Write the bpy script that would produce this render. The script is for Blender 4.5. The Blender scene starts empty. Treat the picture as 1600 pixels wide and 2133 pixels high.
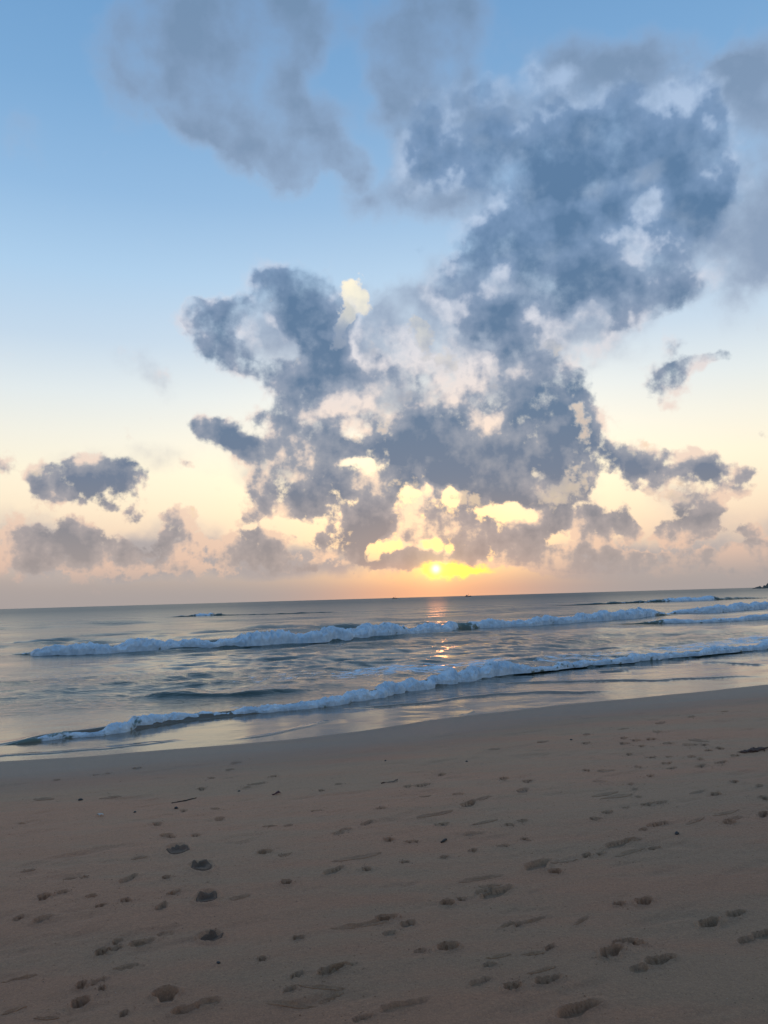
import bpy, math, random
import numpy as np

scene = bpy.context.scene
R = math.radians

def srgb(r, g, b):
    return tuple((c / 255 / 12.92) if c <= 10 else ((c / 255 + .055) / 1.055) ** 2.4 for c in (r, g, b)) + (1.0,)

# ------------------------------------------------------------------ camera
EYE = 2.05                                   # eye height above the sea
cam_data = bpy.data.cameras.new('camera')
cam = bpy.data.objects.new('camera', cam_data)
scene.collection.objects.link(cam)
cam.location = (0, 0, EYE)
cam.rotation_mode = 'QUATERNION'
from mathutils import Quaternion, Vector
q = Quaternion((1, 0, 0), R(90 + 6.39))
q = q @ Quaternion((0, 0, 1), R(-1.63))
cam.rotation_quaternion = q
cam_data.sensor_fit = 'VERTICAL'
cam_data.sensor_height = 32.0
cam_data.lens = 32.0 * 1602 / 2133
cam_data.clip_start = 0.1
cam_data.clip_end = 90000
scene.camera = cam

# ------------------------------------------------------------------ sun
SUN_AZ, SUN_EL = 3.73, 2.05                  # degrees, azimuth from +Y towards +X
sun_data = bpy.data.lights.new('sun', 'SUN')
sun_data.energy = 0.012
sun_data.angle = R(1.4)
sun_data.color = (1.0, 0.34, 0.12)
sun = bpy.data.objects.new('sun', sun_data)
scene.collection.objects.link(sun)
sd = Vector((math.sin(R(SUN_AZ)) * math.cos(R(SUN_EL)), math.cos(R(SUN_AZ)) * math.cos(R(SUN_EL)), math.sin(R(SUN_EL))))
sun.rotation_mode = 'QUATERNION'
sun.rotation_quaternion = sd.to_track_quat('Z', 'Y')

scene.view_settings.view_transform = 'Standard'
scene.view_settings.look = 'None'
scene.view_settings.exposure = 0.0
scene.view_settings.gamma = 1.0
scene.view_settings.use_curve_mapping = False
scene.render.engine = 'CYCLES'
scene.cycles.use_adaptive_sampling = True
scene.cycles.adaptive_threshold = 0.015
scene.cycles.max_bounces = 6
scene.cycles.use_denoising = True

# ------------------------------------------------------------------ sky
# Cloud masses as (azimuth, elevation, half width, half height, tilt, density) in degrees of sky.
CUMULUS = [
    (-6.0, 22.51, 4.91, 3.01, 1.7, 1.0), (-8.0, 23.29, 3.28, 1.66, -14.5, 0.9), (-5.48, 20.69, 4.59, 3.9, 4.1, 1.1), (-3.66, 19.68, 2.83, 2.75, 69.1, 0.9),
    (-12.17, 20.69, 4.73, 1.64, 3.0, 1.0), (-14.1, 20.59, 1.76, 1.61, 71.3, 0.9), (-8.94, 20.97, 3.03, 2.75, 12.2, 0.7), (-11.65, 18.38, 3.86, 2.5, 20.6, 1.0),
    (-13.05, 19.49, 2.22, 2.03, 74.4, 0.8), (-10.59, 17.23, 2.92, 1.72, -16.2, 0.8), (-5.56, 16.26, 6.06, 2.59, 0.2, 1.0), (-7.37, 16.95, 3.01, 2.0, 1.6, 0.7),
    (-3.34, 17.97, 5.14, 3.36, 88.0, 1.0), (-2.31, 14.84, 4.87, 4.08, 0.1, 1.0), (-5.62, 13.48, 4.52, 3.51, 0.8, 1.0), (-8.32, 12.6, 3.57, 2.33, 0.9, 1.0),
    (-12.73, 12.8, 2.2, 1.61, 2.7, 1.1), (-11.16, 11.54, 4.06, 1.75, -24.3, 1.0), (-7.09, 11.37, 4.77, 1.76, -0.1, 1.1), (-3.49, 11.16, 4.83, 1.65, -0.9, 1.0),
    (-0.61, 16.72, 2.08, 1.71, 87.7, 1.2), (-0.37, 12.51, 2.43, 2.36, 0.7, 0.8), (7.8, 12.7, 10.74, 5.54, -3.5, 1.1), (5.91, 10.51, 11.37, 2.95, -2.7, 1.2),
    (12.03, 12.43, 6.92, 4.36, 87.8, 1.2), (10.45, 8.86, 6.42, 2.63, -8.3, 1.2), (13.25, 9.21, 2.89, 2.57, 89.5, 0.9), (3.51, 13.97, 4.25, 4.09, -6.2, 1.0),
    (2.12, 16.12, 4.28, 2.31, -2.2, 0.8), (6.13, 15.93, 4.23, 2.88, -3.8, 0.9), (12.91, 15.79, 4.38, 3.67, -9.4, 1.0), (14.11, 18.37, 2.33, 1.65, -8.4, 0.6),
    (15.28, 11.83, 1.6, 1.41, -88.1, 0.8), (14.54, 10.85, 2.29, 1.7, 88.2, 0.6), (13.29, 28.03, 9.02, 7.47, -14.1, 1.15), (11.24, 23.9, 9.02, 4.77, -6.6, 1.1),
    (7.85, 21.58, 5.99, 3.63, 11.3, 1.0), (5.68, 22.39, 3.38, 2.46, -4.5, 0.9), (9.18, 19.15, 6.02, 3.07, -18.0, 1.1), (15.71, 21.79, 8.68, 4.25, -8.1, 1.1),
    (16.57, 19.09, 5.07, 2.19, 1.9, 1.0), (19.4, 20.98, 4.46, 3.14, -12.4, 0.9), (20.63, 28.39, 7.91, 6.14, -19.3, 1.0), (22.31, 24.53, 4.99, 4.36, -31.8, 0.9),
    (13.57, 32.09, 6.66, 4.68, -10.8, 0.9), (23.23, 31.54, 4.75, 2.78, -2.1, 0.85), (19.35, 33.4, 6.93, 2.66, -11.4, 0.6), (23.58, 28.11, 5.67, 3.21, 88.2, 0.9),
    (15.25, 25.33, 9.09, 3.17, 9.5, 1.0), (12.68, 34.98, 4.15, 1.85, 4.3, 0.55), (4.69, 33.22, 5.06, 3.31, -3.7, 0.8), (3.84, 31.24, 4.41, 1.96, -3.0, 0.8),
    (7.69, 32.72, 4.79, 2.97, 9.4, 0.7), (8.01, 34.93, 2.83, 1.82, -6.0, 0.6), (8.3, 30.34, 5.3, 2.59, 16.0, 0.7), (-5.7, 8.89, 5.37, 2.37, -0.7, 0.9),
    (-6.43, 7.65, 5.34, 2.37, -0.7, 1.0), (-3.21, 7.77, 5.4, 2.68, -1.2, 1.0), (-8.19, 9.44, 2.37, 2.35, 28.3, 0.7), (-4.31, 6.55, 4.77, 1.19, -1.1, 0.9),
    (-8.57, 7.14, 1.76, 1.47, -0.3, 0.6), (-0.36, 6.27, 6.0, 2.5, -1.6, 1.0), (2.16, 6.56, 3.59, 2.68, -1.8, 0.9), (-1.47, 5.05, 4.78, 1.49, -1.5, 0.9),
    (1.12, 7.66, 3.61, 2.38, -1.8, 0.7), (6.39, 4.8, 4.72, 2.25, -2.1, 1.0), (8.16, 4.91, 4.1, 2.36, -2.2, 0.9), (9.88, 4.13, 4.64, 2.05, -2.3, 1.0),
    (13.39, 5.55, 3.97, 2.32, -2.9, 1.0), (14.14, 6.72, 3.39, 2.31, -3.5, 0.6), (15.56, 5.08, 3.89, 1.72, -3.0, 1.0), (17.57, 5.48, 2.55, 1.2, -84.2, 1.0),
    (15.62, 9.05, 2.8, 2.29, -5.8, 0.9), (18.77, 8.98, 3.25, 2.53, -6.3, 1.0), (18.99, 7.43, 2.05, 1.97, -11.8, 0.9), (20.55, 9.16, 1.67, 1.59, -82.2, 0.7),
    (23.16, 8.36, 3.07, 1.75, -5.9, 1.1), (22.61, 9.3, 1.34, 1.1, -8.6, 0.9), (24.71, 6.81, 2.09, 0.98, 4.0, 0.8), (25.73, 7.69, 1.28, 0.69, 17.5, 0.8),
    (21.84, 4.88, 3.12, 2.31, 15.0, 1.0), (20.53, 4.02, 3.67, 1.23, -3.2, 1.0), (21.02, 6.61, 2.23, 2.1, 89.3, 0.55), (22.52, 5.83, 1.54, 1.38, -4.9, 0.7),
    (-2.94, 3.84, 3.87, 1.66, -1.5, 1.0), (-3.99, 4.58, 1.49, 1.07, -1.4, 0.8), (-9.83, 3.98, 3.77, 1.64, -1.1, 1.0), (-10.68, 5.05, 2.08, 1.46, -1.0, 0.8),
    (-6.48, 4.84, 1.18, 0.83, -1.3, 0.7), (-10.33, 6.17, 2.61, 0.7, 7.6, 0.7), (-8.6, 4.32, 1.77, 1.75, -72.0, 0.7), (-14.62, 5.26, 2.31, 2.24, -84.1, 0.9),
    (-15.29, 6.13, 1.57, 1.15, -21.9, 0.7), (-14.28, 6.65, 1.24, 1.16, 0.1, 0.5), (-18.75, 6.52, 2.44, 1.01, -20.8, 0.8), (-20.36, 7.11, 1.32, 0.67, 1.0, 0.4),
    (-21.01, 8.6, 5.53, 2.11, 1.7, 1.1), (-22.43, 9.23, 3.1, 1.65, 2.4, 0.9), (-21.35, 10.26, 2.1, 1.22, 2.9, 0.65), (-18.38, 9.68, 2.07, 1.24, 2.0, 0.8),
    (-23.17, 7.72, 2.55, 1.37, 1.7, 0.8), (-24.1, 8.67, 1.36, 1.26, 85.7, 0.6), (-14.38, 10.04, 1.25, 0.63, 1.2, 0.8), (-26.62, 9.79, 1.33, 1.21, 83.9, 0.8),
    (-26.54, 9.06, 1.94, 1.07, 3.2, 0.5), (-21.89, 4.43, 4.12, 2.21, -0.3, 0.9), (-22.05, 5.26, 1.8, 1.22, -0.1, 0.8), (-20.63, 3.76, 4.71, 1.67, -0.5, 0.9),
    (-25.8, 4.9, 2.67, 1.5, 0.2, 0.9), (-24.31, 4.26, 2.98, 1.63, -0.3, 0.8), (-18.88, 3.75, 2.14, 1.13, -0.8, 0.7), (-14.78, 3.71, 3.35, 1.73, -1.0, 0.9),
    (-26.39, 5.37, 1.6, 1.44, -86.3, 0.8), (-23.68, 2.6, 10.0, 1.2, -0.7, 0.7), (-16.44, 2.56, 9.87, 1.14, -1.0, 0.6), (-12.08, 2.9, 3.99, 1.16, -1.1, 0.6),
    (-5.81, 2.21, 7.07, 0.83, -1.4, 0.55), (2.05, 3.06, 5.95, 1.19, -1.7, 1.2), (-0.1, 2.87, 4.17, 1.19, -1.6, 0.9), (5.25, 2.89, 5.32, 1.42, -1.9, 1.1),
    (8.77, 2.84, 5.82, 1.53, -2.0, 1.1), (11.23, 3.37, 3.44, 1.63, -2.2, 1.0), (7.4, 3.7, 3.52, 1.47, -2.0, 1.0), (15.27, 2.86, 2.77, 1.83, -1.8, 1.0),
    (13.22, 2.25, 5.07, 1.39, -2.1, 0.9), (17.18, 1.82, 8.14, 1.13, -2.2, 0.8), (21.92, 1.56, 10.22, 1.21, -2.4, 0.85), (25.89, 2.84, 2.65, 1.87, -2.1, 0.9),
    (26.1, 1.7, 4.31, 1.6, -2.4, 0.9), (19.17, 2.68, 4.25, 0.84, -2.6, 0.45), (5.69, 30.54, 4.9, 2.52, 8.8, 0.7), (2.98, 28.89, 3.14, 2.03, -2.7, 0.45),
    (1.49, 19.24, 2.77, 1.98, -2.0, 0.6), (2.93, 18.16, 3.68, 2.0, -2.5, 0.7), (0.61, 14.77, 3.05, 2.92, -1.0, 0.7), (26.09, 27.84, 5.57, 2.58, 86.9, 0.5),
    (24.91, 21.32, 3.57, 2.04, -3.6, 0.5), (22.27, 19.91, 2.68, 1.55, -11.5, 0.5), (2.37, 7.27, 2.7, 1.67, -1.9, 0.6), (6.65, 6.92, 1.54, 1.3, -2.6, 0.6),
    (3.77, 6.32, 2.69, 1.07, -2.0, 0.6), (7.24, 8.14, 5.33, 1.48, -2.7, 0.6), (10.75, 7.79, 4.65, 1.76, -3.1, 0.9), (20.9, 14.29, 3.06, 1.58, -60.4, 0.5),
    (22.56, 15.22, 2.58, 1.2, 12.6, 0.5), (24.46, 15.6, 2.02, 0.75, 6.9, 0.5), (22.04, 16.75, 2.39, 0.96, -8.7, 0.4), (-23.4, 3.77, 5.54, 1.42, -0.2, 0.6),
    (-13.43, 3.69, 4.52, 1.39, -0.9, 0.5), (22.9, 2.5, 4.04, 1.2, -2.7, 0.5), (-24.89, 3.29, 4.42, 0.97, -0.3, 0.5), (-18.07, 3.4, 3.24, 0.85, -0.7, 0.45),
    (-7.21, 3.05, 3.52, 0.82, -1.3, 0.4), (19.77, 2.15, 3.69, 0.84, -2.4, 0.5), (23.48, 2.15, 3.0, 0.98, -2.5, 0.5), (1.75, 4.71, 3.58, 1.07, -1.8, 0.7),
    (-0.24, 4.2, 2.99, 0.83, -1.6, 0.6), (2.24, 8.7, 3.01, 1.49, -2.0, 0.6), (7.54, 6.89, 2.36, 1.18, -2.6, 0.5), (3.0, 24.97, 1.72, 1.3, 7.1, 0.65),
    (21.08, 14.59, 2.33, 1.99, -57.0, 0.75), (23.53, 15.57, 3.07, 0.76, 7.3, 0.55), (21.92, 15.14, 2.08, 1.1, 18.0, 0.6), (20.34, 13.19, 1.12, 1.06, -64.5, 0.5),
    (21.42, 17.16, 2.69, 1.33, -9.2, 0.4), (17.12, 17.05, 2.82, 1.1, -7.0, 0.45), (-17.52, 17.43, 2.46, 1.68, -18.9, 0.5), (-16.5, 15.99, 1.65, 1.14, -25.7, 0.35),
    (25.26, 10.17, 2.24, 0.43, -6.5, 0.5), (27.38, 19.93, 1.31, 1.18, -54.6, 0.5), (27.18, 17.51, 1.58, 1.43, -61.8, 0.4), (24.94, 3.76, 1.97, 0.54, 2.1, 0.6),
    (25.08, 15.66, 1.52, 0.52, -9.2, 0.3), (-26.39, 17.3, 1.99, 0.62, 6.9, 0.3),
]
CORES = [
    (20.85, 26.89, 6.73, 5.3, -19.6, 0.7), (23.68, 29.22, 5.13, 3.73, -87.1, 0.6), (10.06, 8.0, 6.42, 1.64, -7.1, 0.8), (5.49, 9.11, 8.37, 1.78, -2.5, 0.7),
    (7.34, 10.44, 11.9, 3.82, -3.0, 0.9), (12.02, 12.08, 6.35, 4.36, 88.0, 0.8), (10.44, 8.51, 6.42, 2.34, -8.3, 0.9), (3.83, 12.9, 4.24, 2.94, -2.7, 0.6),
    (13.65, 27.98, 7.2, 5.97, -14.6, 0.8), (11.6, 23.86, 7.8, 4.5, -7.0, 0.9), (7.83, 21.25, 5.71, 2.79, 8.3, 0.8), (9.16, 18.81, 4.82, 2.24, -18.1, 0.7),
    (-5.47, 21.36, 4.44, 3.67, 85.6, 0.9), (-4.77, 19.68, 3.06, 2.81, 6.5, 0.7), (-7.08, 12.25, 5.38, 2.34, 0.1, 0.8), (-3.85, 11.34, 5.43, 1.48, -0.8, 0.6),
    (-12.17, 20.69, 3.55, 1.31, 3.0, 0.8), (-12.73, 12.66, 1.62, 1.26, 3.2, 0.8), (-10.99, 11.54, 2.9, 1.29, -24.3, 0.8), (-5.57, 15.92, 4.84, 2.31, 0.2, 0.6),
    (-11.65, 18.21, 2.66, 1.96, 4.7, 0.6), (16.04, 21.43, 7.49, 3.2, -7.8, 0.7), (19.99, 28.8, 6.24, 4.26, -15.0, 0.5), (22.63, 24.47, 3.31, 2.9, -32.6, 0.5),
    (-5.0, 7.99, 6.57, 2.14, -0.9, 0.8), (-0.02, 5.73, 5.39, 1.91, -1.6, 0.7), (-21.16, 8.5, 4.73, 1.56, 1.6, 0.8), (23.15, 8.29, 2.66, 1.31, -5.6, 0.9),
    (18.91, 8.63, 2.7, 1.97, -5.7, 0.7), (-0.62, 16.62, 1.73, 1.47, 87.6, 0.9), (13.38, 5.37, 3.97, 1.74, -2.9, 0.6), (8.46, 3.84, 6.42, 2.06, -2.2, 0.7),
    (2.76, 3.04, 5.35, 0.83, -1.8, 0.8), (21.82, 4.62, 2.85, 1.65, 8.0, 0.5), (-2.94, 3.77, 2.98, 1.19, -1.5, 0.6), (-9.83, 3.91, 2.9, 1.17, -1.1, 0.5),
    (-2.6, 17.97, 4.0, 2.45, 88.2, 0.6), (4.26, 32.1, 3.79, 2.89, -3.7, 0.5), (15.56, 5.08, 3.33, 1.38, -3.1, 0.7), (-21.88, 4.1, 3.6, 1.44, -0.3, 0.5),
]
GAPS = [
    (-8.41, 19.64, 1.66, 0.91, -15.8, 0.7), (-6.98, 18.31, 1.78, 0.92, -21.8, 0.7), (-9.22, 12.43, 1.78, 1.05, 0.9, 0.8), (-2.19, 12.31, 1.09, 0.65, -1.0, 0.6),
    (-0.95, 17.94, 1.49, 0.86, -80.4, 0.5), (-0.1, 15.49, 2.34, 1.52, -69.5, 0.4), (9.33, 22.13, 2.12, 1.52, -6.7, 0.75), (8.64, 15.43, 2.3, 1.32, 87.8, 0.6),
    (15.51, 18.55, 2.53, 1.12, 12.2, 0.6), (16.98, 20.02, 3.33, 0.99, 11.7, 0.4), (16.46, 27.6, 2.26, 1.02, 6.8, 0.5), (19.92, 27.94, 2.63, 0.78, 16.4, 0.45),
    (20.47, 26.36, 1.57, 0.78, 15.2, 0.4), (15.85, 33.72, 2.87, 1.17, 4.2, 0.4), (5.14, 7.48, 1.54, 0.89, 87.8, 1.1), (3.3, 8.13, 0.83, 0.54, 88.0, 0.8),
    (2.03, 7.99, 0.96, 0.71, -1.9, 0.5), (9.6, 5.77, 2.1, 0.71, -2.6, 0.85), (10.98, 5.42, 0.92, 0.88, -1.5, 1.0), (16.5, 6.92, 2.57, 1.66, 86.8, 0.7),
    (19.07, 6.07, 2.26, 2.14, 87.8, 0.6), (1.0, 3.84, 1.43, 0.36, 6.3, 0.7), (3.86, 3.82, 0.95, 0.59, 87.8, 0.9), (4.92, 3.43, 0.53, 0.53, 48.2, 0.9),
    (-1.16, 3.44, 1.19, 0.83, 18.3, 0.8), (3.04, 3.81, 0.48, 0.47, 26.1, 0.8), (-12.06, 5.94, 4.59, 1.17, -0.4, 0.4), (13.3, 3.81, 2.26, 0.7, -2.5, 0.7),
    (-2.25, 10.18, 1.57, 0.47, -1.2, 0.8), (-6.77, 8.9, 1.66, 1.06, -0.4, 0.6), (-2.32, 7.22, 0.84, 0.6, -1.3, 0.5), (11.62, 17.94, 1.19, 1.11, -19.9, 0.4),
    (13.26, 21.75, 2.36, 1.34, -7.4, 0.4), (7.87, 6.2, 1.53, 0.59, -2.5, 0.8), (-5.75, 5.68, 3.56, 0.83, -1.1, 0.6), (-0.07, 3.76, 1.79, 0.83, 8.3, 0.7),
    (-0.81, 3.07, 1.07, 0.59, -1.6, 0.6), (18.14, 6.81, 1.7, 1.63, -89.7, 0.5),
]
LIT_TOPS = [
    (-1.85, 22.73, 1.67, 1.32, 0.6, 1.2), (-1.13, 21.83, 1.22, 0.87, 87.7, 0.7), (-2.33, 21.35, 1.7, 1.09, 63.5, 1.1), (-3.0, 19.67, 1.94, 0.97, 71.3, 1.2),
    (-2.61, 20.51, 1.14, 0.73, 64.0, 0.8), (3.35, 19.5, 1.47, 1.02, -2.9, 0.5), (13.02, 17.64, 1.99, 1.12, -6.4, 0.5), (2.09, 15.07, 1.83, 1.17, 6.8, 0.4),
    (-1.22, 21.33, 1.39, 0.86, 88.0, 0.5), (3.35, 19.5, 1.72, 1.24, -3.0, 1.0), (3.0, 20.19, 1.11, 0.67, -2.6, 0.7), (4.75, 17.73, 2.44, 1.43, -3.2, 0.7),
    (3.31, 18.48, 1.23, 1.14, -4.7, 0.5), (-6.26, 17.81, 1.71, 0.97, 88.4, 0.7), (12.67, 17.68, 1.29, 1.0, -8.5, 0.8), (14.38, 17.01, 1.5, 1.0, -7.5, 0.7),
    (1.34, 14.75, 2.43, 1.29, 16.7, 0.8), (-2.2, 12.2, 1.94, 1.18, -1.0, 0.8), (0.19, 13.03, 2.35, 0.97, -81.3, 0.7), (8.8, 15.15, 0.78, 0.69, -7.9, 0.7),
    (8.91, 13.68, 1.74, 1.07, 87.9, 0.4), (14.79, 12.21, 2.29, 1.02, -83.0, 0.9), (14.82, 9.8, 1.72, 1.36, 88.3, 0.5), (-0.39, 17.92, 1.84, 1.43, -1.0, 0.6),
    (5.77, 7.14, 2.38, 1.48, -2.4, 0.5), (19.34, 10.28, 1.88, 0.9, 15.7, 0.7), (-8.39, 21.31, 2.76, 2.42, 82.2, 0.35), (-21.19, 10.43, 1.16, 1.1, 15.9, 0.6),
    (-23.81, 9.5, 2.03, 0.98, 2.7, 0.5), (-14.11, 6.75, 1.36, 1.16, 0.1, 0.6), (21.33, 6.58, 3.13, 2.22, -4.7, 0.7), (14.2, 7.76, 3.4, 1.73, -3.8, 0.7),
    (1.86, 8.35, 2.41, 1.49, -1.9, 0.6), (12.43, 6.82, 3.44, 1.75, -3.2, 0.6), (-17.95, 8.84, 1.7, 0.87, -89.8, 0.5), (4.22, 3.99, 2.97, 1.48, -1.9, 0.5),
    (6.82, 6.74, 1.78, 1.18, -2.5, 0.4), (5.43, 16.66, 1.52, 1.26, -4.6, 0.7),
]
SOFT_CLOUD = [
    (-23.7, 3.44, 12.02, 2.4, -0.3, 0.95), (-13.44, 3.07, 12.41, 1.85, -1.0, 0.85), (21.95, 1.96, 13.3, 1.87, -2.5, 0.9), (-5.1, 2.47, 10.04, 1.3, -1.4, 0.7),
    (14.9, 2.36, 7.78, 1.61, -2.3, 0.7), (-25.8, 5.06, 4.37, 2.15, 0.4, 0.7), (-14.78, 4.92, 3.92, 2.3, -0.6, 0.5), (23.6, 3.78, 8.02, 2.18, -3.4, 0.4),
    (-19.75, 10.15, 6.44, 1.68, 2.0, 0.5), (15.7, 31.79, 17.84, 6.52, -9.1, 0.6), (25.25, 25.44, 9.8, 8.15, -77.7, 0.6), (-13.36, 37.26, 10.45, 6.39, 8.8, 0.95),
    (-9.63, 38.83, 10.71, 3.77, 4.3, 0.9), (-16.6, 35.35, 5.6, 5.0, 45.3, 0.7), (-18.73, 37.39, 4.23, 3.61, 32.5, 0.5), (-8.17, 36.06, 5.67, 3.12, 4.4, 0.55),
    (-14.82, 38.63, 7.31, 2.47, 7.1, 0.6), (-5.48, 37.74, 3.83, 2.59, 4.1, 0.4), (-8.97, 32.99, 7.31, 3.84, -4.4, 1.15), (-8.25, 31.01, 4.81, 2.51, -9.5, 1.1),
    (-11.54, 34.23, 6.77, 3.19, 5.6, 0.7), (-6.41, 29.89, 3.12, 1.99, 3.3, 0.8), (-4.5, 31.4, 4.4, 1.95, 1.3, 0.6), (-1.68, 30.67, 2.52, 1.78, 3.7, 1.1),
    (-2.94, 32.86, 3.8, 2.86, 2.5, 0.5), (-0.44, 28.38, 3.77, 2.56, -0.5, 0.5), (4.58, 38.36, 8.34, 4.7, -3.4, 0.85), (3.67, 35.77, 5.74, 4.06, -2.9, 0.7),
    (7.29, 38.69, 4.46, 2.11, -4.9, 0.5), (1.04, 36.95, 3.99, 3.84, 74.7, 0.5), (27.56, 30.25, 6.03, 3.13, 74.4, 1.1), (27.62, 26.07, 6.56, 2.75, 86.5, 1.1),
    (26.53, 32.38, 2.27, 1.33, -4.7, 0.7), (27.78, 22.84, 3.9, 2.46, 89.9, 0.7), (24.96, 21.92, 4.71, 3.46, -18.1, 0.7), (21.13, 21.97, 4.94, 3.58, -14.7, 0.6),
    (5.26, 29.37, 5.0, 3.52, -4.4, 0.6), (4.15, 21.15, 4.92, 3.89, -3.8, 0.6), (1.56, 21.26, 3.34, 3.09, 88.0, 0.45), (2.94, 27.97, 3.76, 3.09, -2.9, 0.45),
    (19.44, 34.45, 9.26, 2.61, -11.1, 0.5), (-17.51, 17.26, 3.27, 2.54, -23.0, 0.55), (-16.16, 15.67, 2.21, 1.43, -26.3, 0.4), (-11.32, 13.79, 4.1, 3.45, 4.5, 0.25),
    (-20.89, 23.05, 6.57, 1.53, 6.6, 0.15), (-26.78, 31.07, 3.13, 1.74, 15.5, 0.4), (-25.51, 29.95, 4.74, 1.8, 11.7, 0.3), (13.16, 20.13, 9.41, 4.92, -6.8, 0.5),
    (-3.73, 16.6, 7.93, 6.91, 1.9, 0.95), (3.23, 16.42, 7.93, 5.77, -2.8, 0.95), (-8.41, 19.98, 5.44, 3.9, 3.3, 0.8), (0.41, 19.95, 5.55, 3.94, -1.4, 0.5),
    (8.02, 17.54, 7.23, 4.54, -4.6, 0.8), (-6.39, 10.31, 8.36, 3.54, -0.4, 0.7), (10.74, 21.35, 11.99, 8.18, -7.0, 0.7), (18.13, 26.75, 12.67, 9.86, -16.2, 0.8),
    (5.75, 31.71, 6.91, 5.32, -5.1, 0.8), (13.53, 8.15, 5.13, 3.47, -4.0, 0.45), (21.66, 6.89, 3.12, 2.22, -5.0, 0.4),
]
SUN_GAP = [
    (4.33, 1.92, 2.84, 0.89, -1.7, 1.1), (5.74, 1.81, 2.35, 0.65, -1.8, 1.0), (3.62, 2.02, 1.18, 0.83, -1.5, 0.6), (6.97, 1.84, 1.76, 0.41, -1.8, 0.6),
]


class Nodes:
    """Small helper for writing node graphs as expressions."""
    def __init__(self, tree):
        self.t = tree
    def new(self, kind, **kw):
        n = self.t.nodes.new(kind)
        for k, v in kw.items():
            setattr(n, k, v)
        return n
    def put(self, sock, v):
        if isinstance(v, bpy.types.NodeSocket):
            self.t.links.new(v, sock)
        elif v is not None:
            sock.default_value = v
    def m(self, op, a, b=None, c=None, clamp=False):
        n = self.new('ShaderNodeMath', operation=op, use_clamp=clamp)
        self.put(n.inputs[0], a)
        if b is not None: self.put(n.inputs[1], b)
        if c is not None: self.put(n.inputs[2], c)
        return n.outputs[0]
    def v(self, op, a, b=None, scale=None):
        n = self.new('ShaderNodeVectorMath', operation=op)
        self.put(n.inputs[0], a)
        if b is not None: self.put(n.inputs[1], b)
        if scale is not None: self.put(n.inputs['Scale'], scale)
        return n.outputs['Value'] if op in ('LENGTH', 'DOT_PRODUCT', 'DISTANCE') else n.outputs[0]
    def sep(self, a):
        n = self.new('ShaderNodeSeparateXYZ'); self.put(n.inputs[0], a); return n.outputs
    def com(self, x, y, z=0.0):
        n = self.new('ShaderNodeCombineXYZ')
        for i, s in enumerate((x, y, z)): self.put(n.inputs[i], s)
        return n.outputs[0]
    def noise(self, vec, scale, detail=5.0, rough=0.55, out='Fac', distortion=0.0, lac=2.0):
        n = self.new('ShaderNodeTexNoise')
        self.put(n.inputs['Vector'], vec)
        n.inputs['Scale'].default_value = scale
        n.inputs['Detail'].default_value = detail
        n.inputs['Roughness'].default_value = rough
        n.inputs['Lacunarity'].default_value = lac
        n.inputs['Distortion'].default_value = distortion
        return n.outputs[out]
    def mr(self, x, a, b, c=0.0, d=1.0, kind='LINEAR'):
        n = self.new('ShaderNodeMapRange', interpolation_type=kind)
        self.put(n.inputs[0], x)
        for i, s in enumerate((a, b, c, d)): self.put(n.inputs[1 + i], s)
        return n.outputs[0]
    def ramp(self, x, stops, interp='LINEAR'):
        n = self.new('ShaderNodeValToRGB')
        n.color_ramp.interpolation = interp
        e = n.color_ramp.elements
        while len(e) < len(stops): e.new(0.5)
        for i, (p, c) in enumerate(stops):
            e[i].position = p; e[i].color = c
        self.put(n.inputs[0], x)
        return n.outputs[0]
    def mix(self, f, a, b, blend='MIX'):
        n = self.new('ShaderNodeMix', data_type='RGBA', blend_type=blend)
        self.put(n.inputs[0], f); self.put(n.inputs[6], a); self.put(n.inputs[7], b)
        return n.outputs[2]
    def mapping(self, vec, loc=(0, 0, 0), rot=(0, 0, 0), scale=(1, 1, 1), kind='POINT'):
        n = self.new('ShaderNodeMapping', vector_type=kind)
        self.put(n.inputs[0], vec)
        n.inputs['Location'].default_value = loc
        n.inputs['Rotation'].default_value = rot
        n.inputs['Scale'].default_value = scale
        return n.outputs[0]

world = bpy.data.worlds.new('World')
scene.world = world
world.use_nodes = True
wt = world.node_tree
wt.nodes.clear()
N = Nodes(wt)
tc = N.new('ShaderNodeTexCoord')
D = N.v('NORMALIZE', tc.outputs['Generated'])
dx, dy, dz = N.sep(D)
el = N.m('MULTIPLY', N.m('ARCSINE', dz), 180 / math.pi)
az = N.m('MULTIPLY', N.m('ARCTAN2', dx, dy), 180 / math.pi)
P = N.com(az, el, 0.0)
el01 = N.m('DIVIDE', el, 90.0, clamp=True)
toward = N.m('ARCCOSINE', N.v('DOT_PRODUCT', D, tuple(sd)))
theta = N.m('MULTIPLY', toward, 180 / math.pi)            # degrees from the sun
daz = N.m('SUBTRACT', az, SUN_AZ)

def stops(*rows):
    return [(e / 90.0, srgb(*c)) for e, c in rows]

# clear sky: the physical sky blended with the warm haze gradient of the evening
nish = N.new('ShaderNodeTexSky', sky_type='NISHITA', sun_disc=False)
nish.sun_elevation = R(SUN_EL)
nish.sun_rotation = R(SUN_AZ)
nish.air_density = 1.0; nish.dust_density = 2.0; nish.ozone_density = 2.0
clear = N.ramp(el01, stops(
    (0, (172, 163, 160)), (1.6, (180, 168, 163)), (3.0, (210, 189, 175)), (4.6, (238, 212, 189)), (6.6, (249, 230, 203)), (9.3, (249, 240, 216)),
    (12, (238, 237, 226)), (14.8, (222, 231, 234)), (18.5, (193, 214, 233)), (23, (170, 204, 234)), (28, (143, 184, 223)), (34, (122, 168, 212)),
    (40, (109, 157, 204)), (55, (96, 146, 198)), (90, (92, 140, 192))))
sky = N.mix(1.0, clear, N.v('SCALE', nish.outputs[0], scale=0.05 * 0.25), 'ADD')
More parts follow.
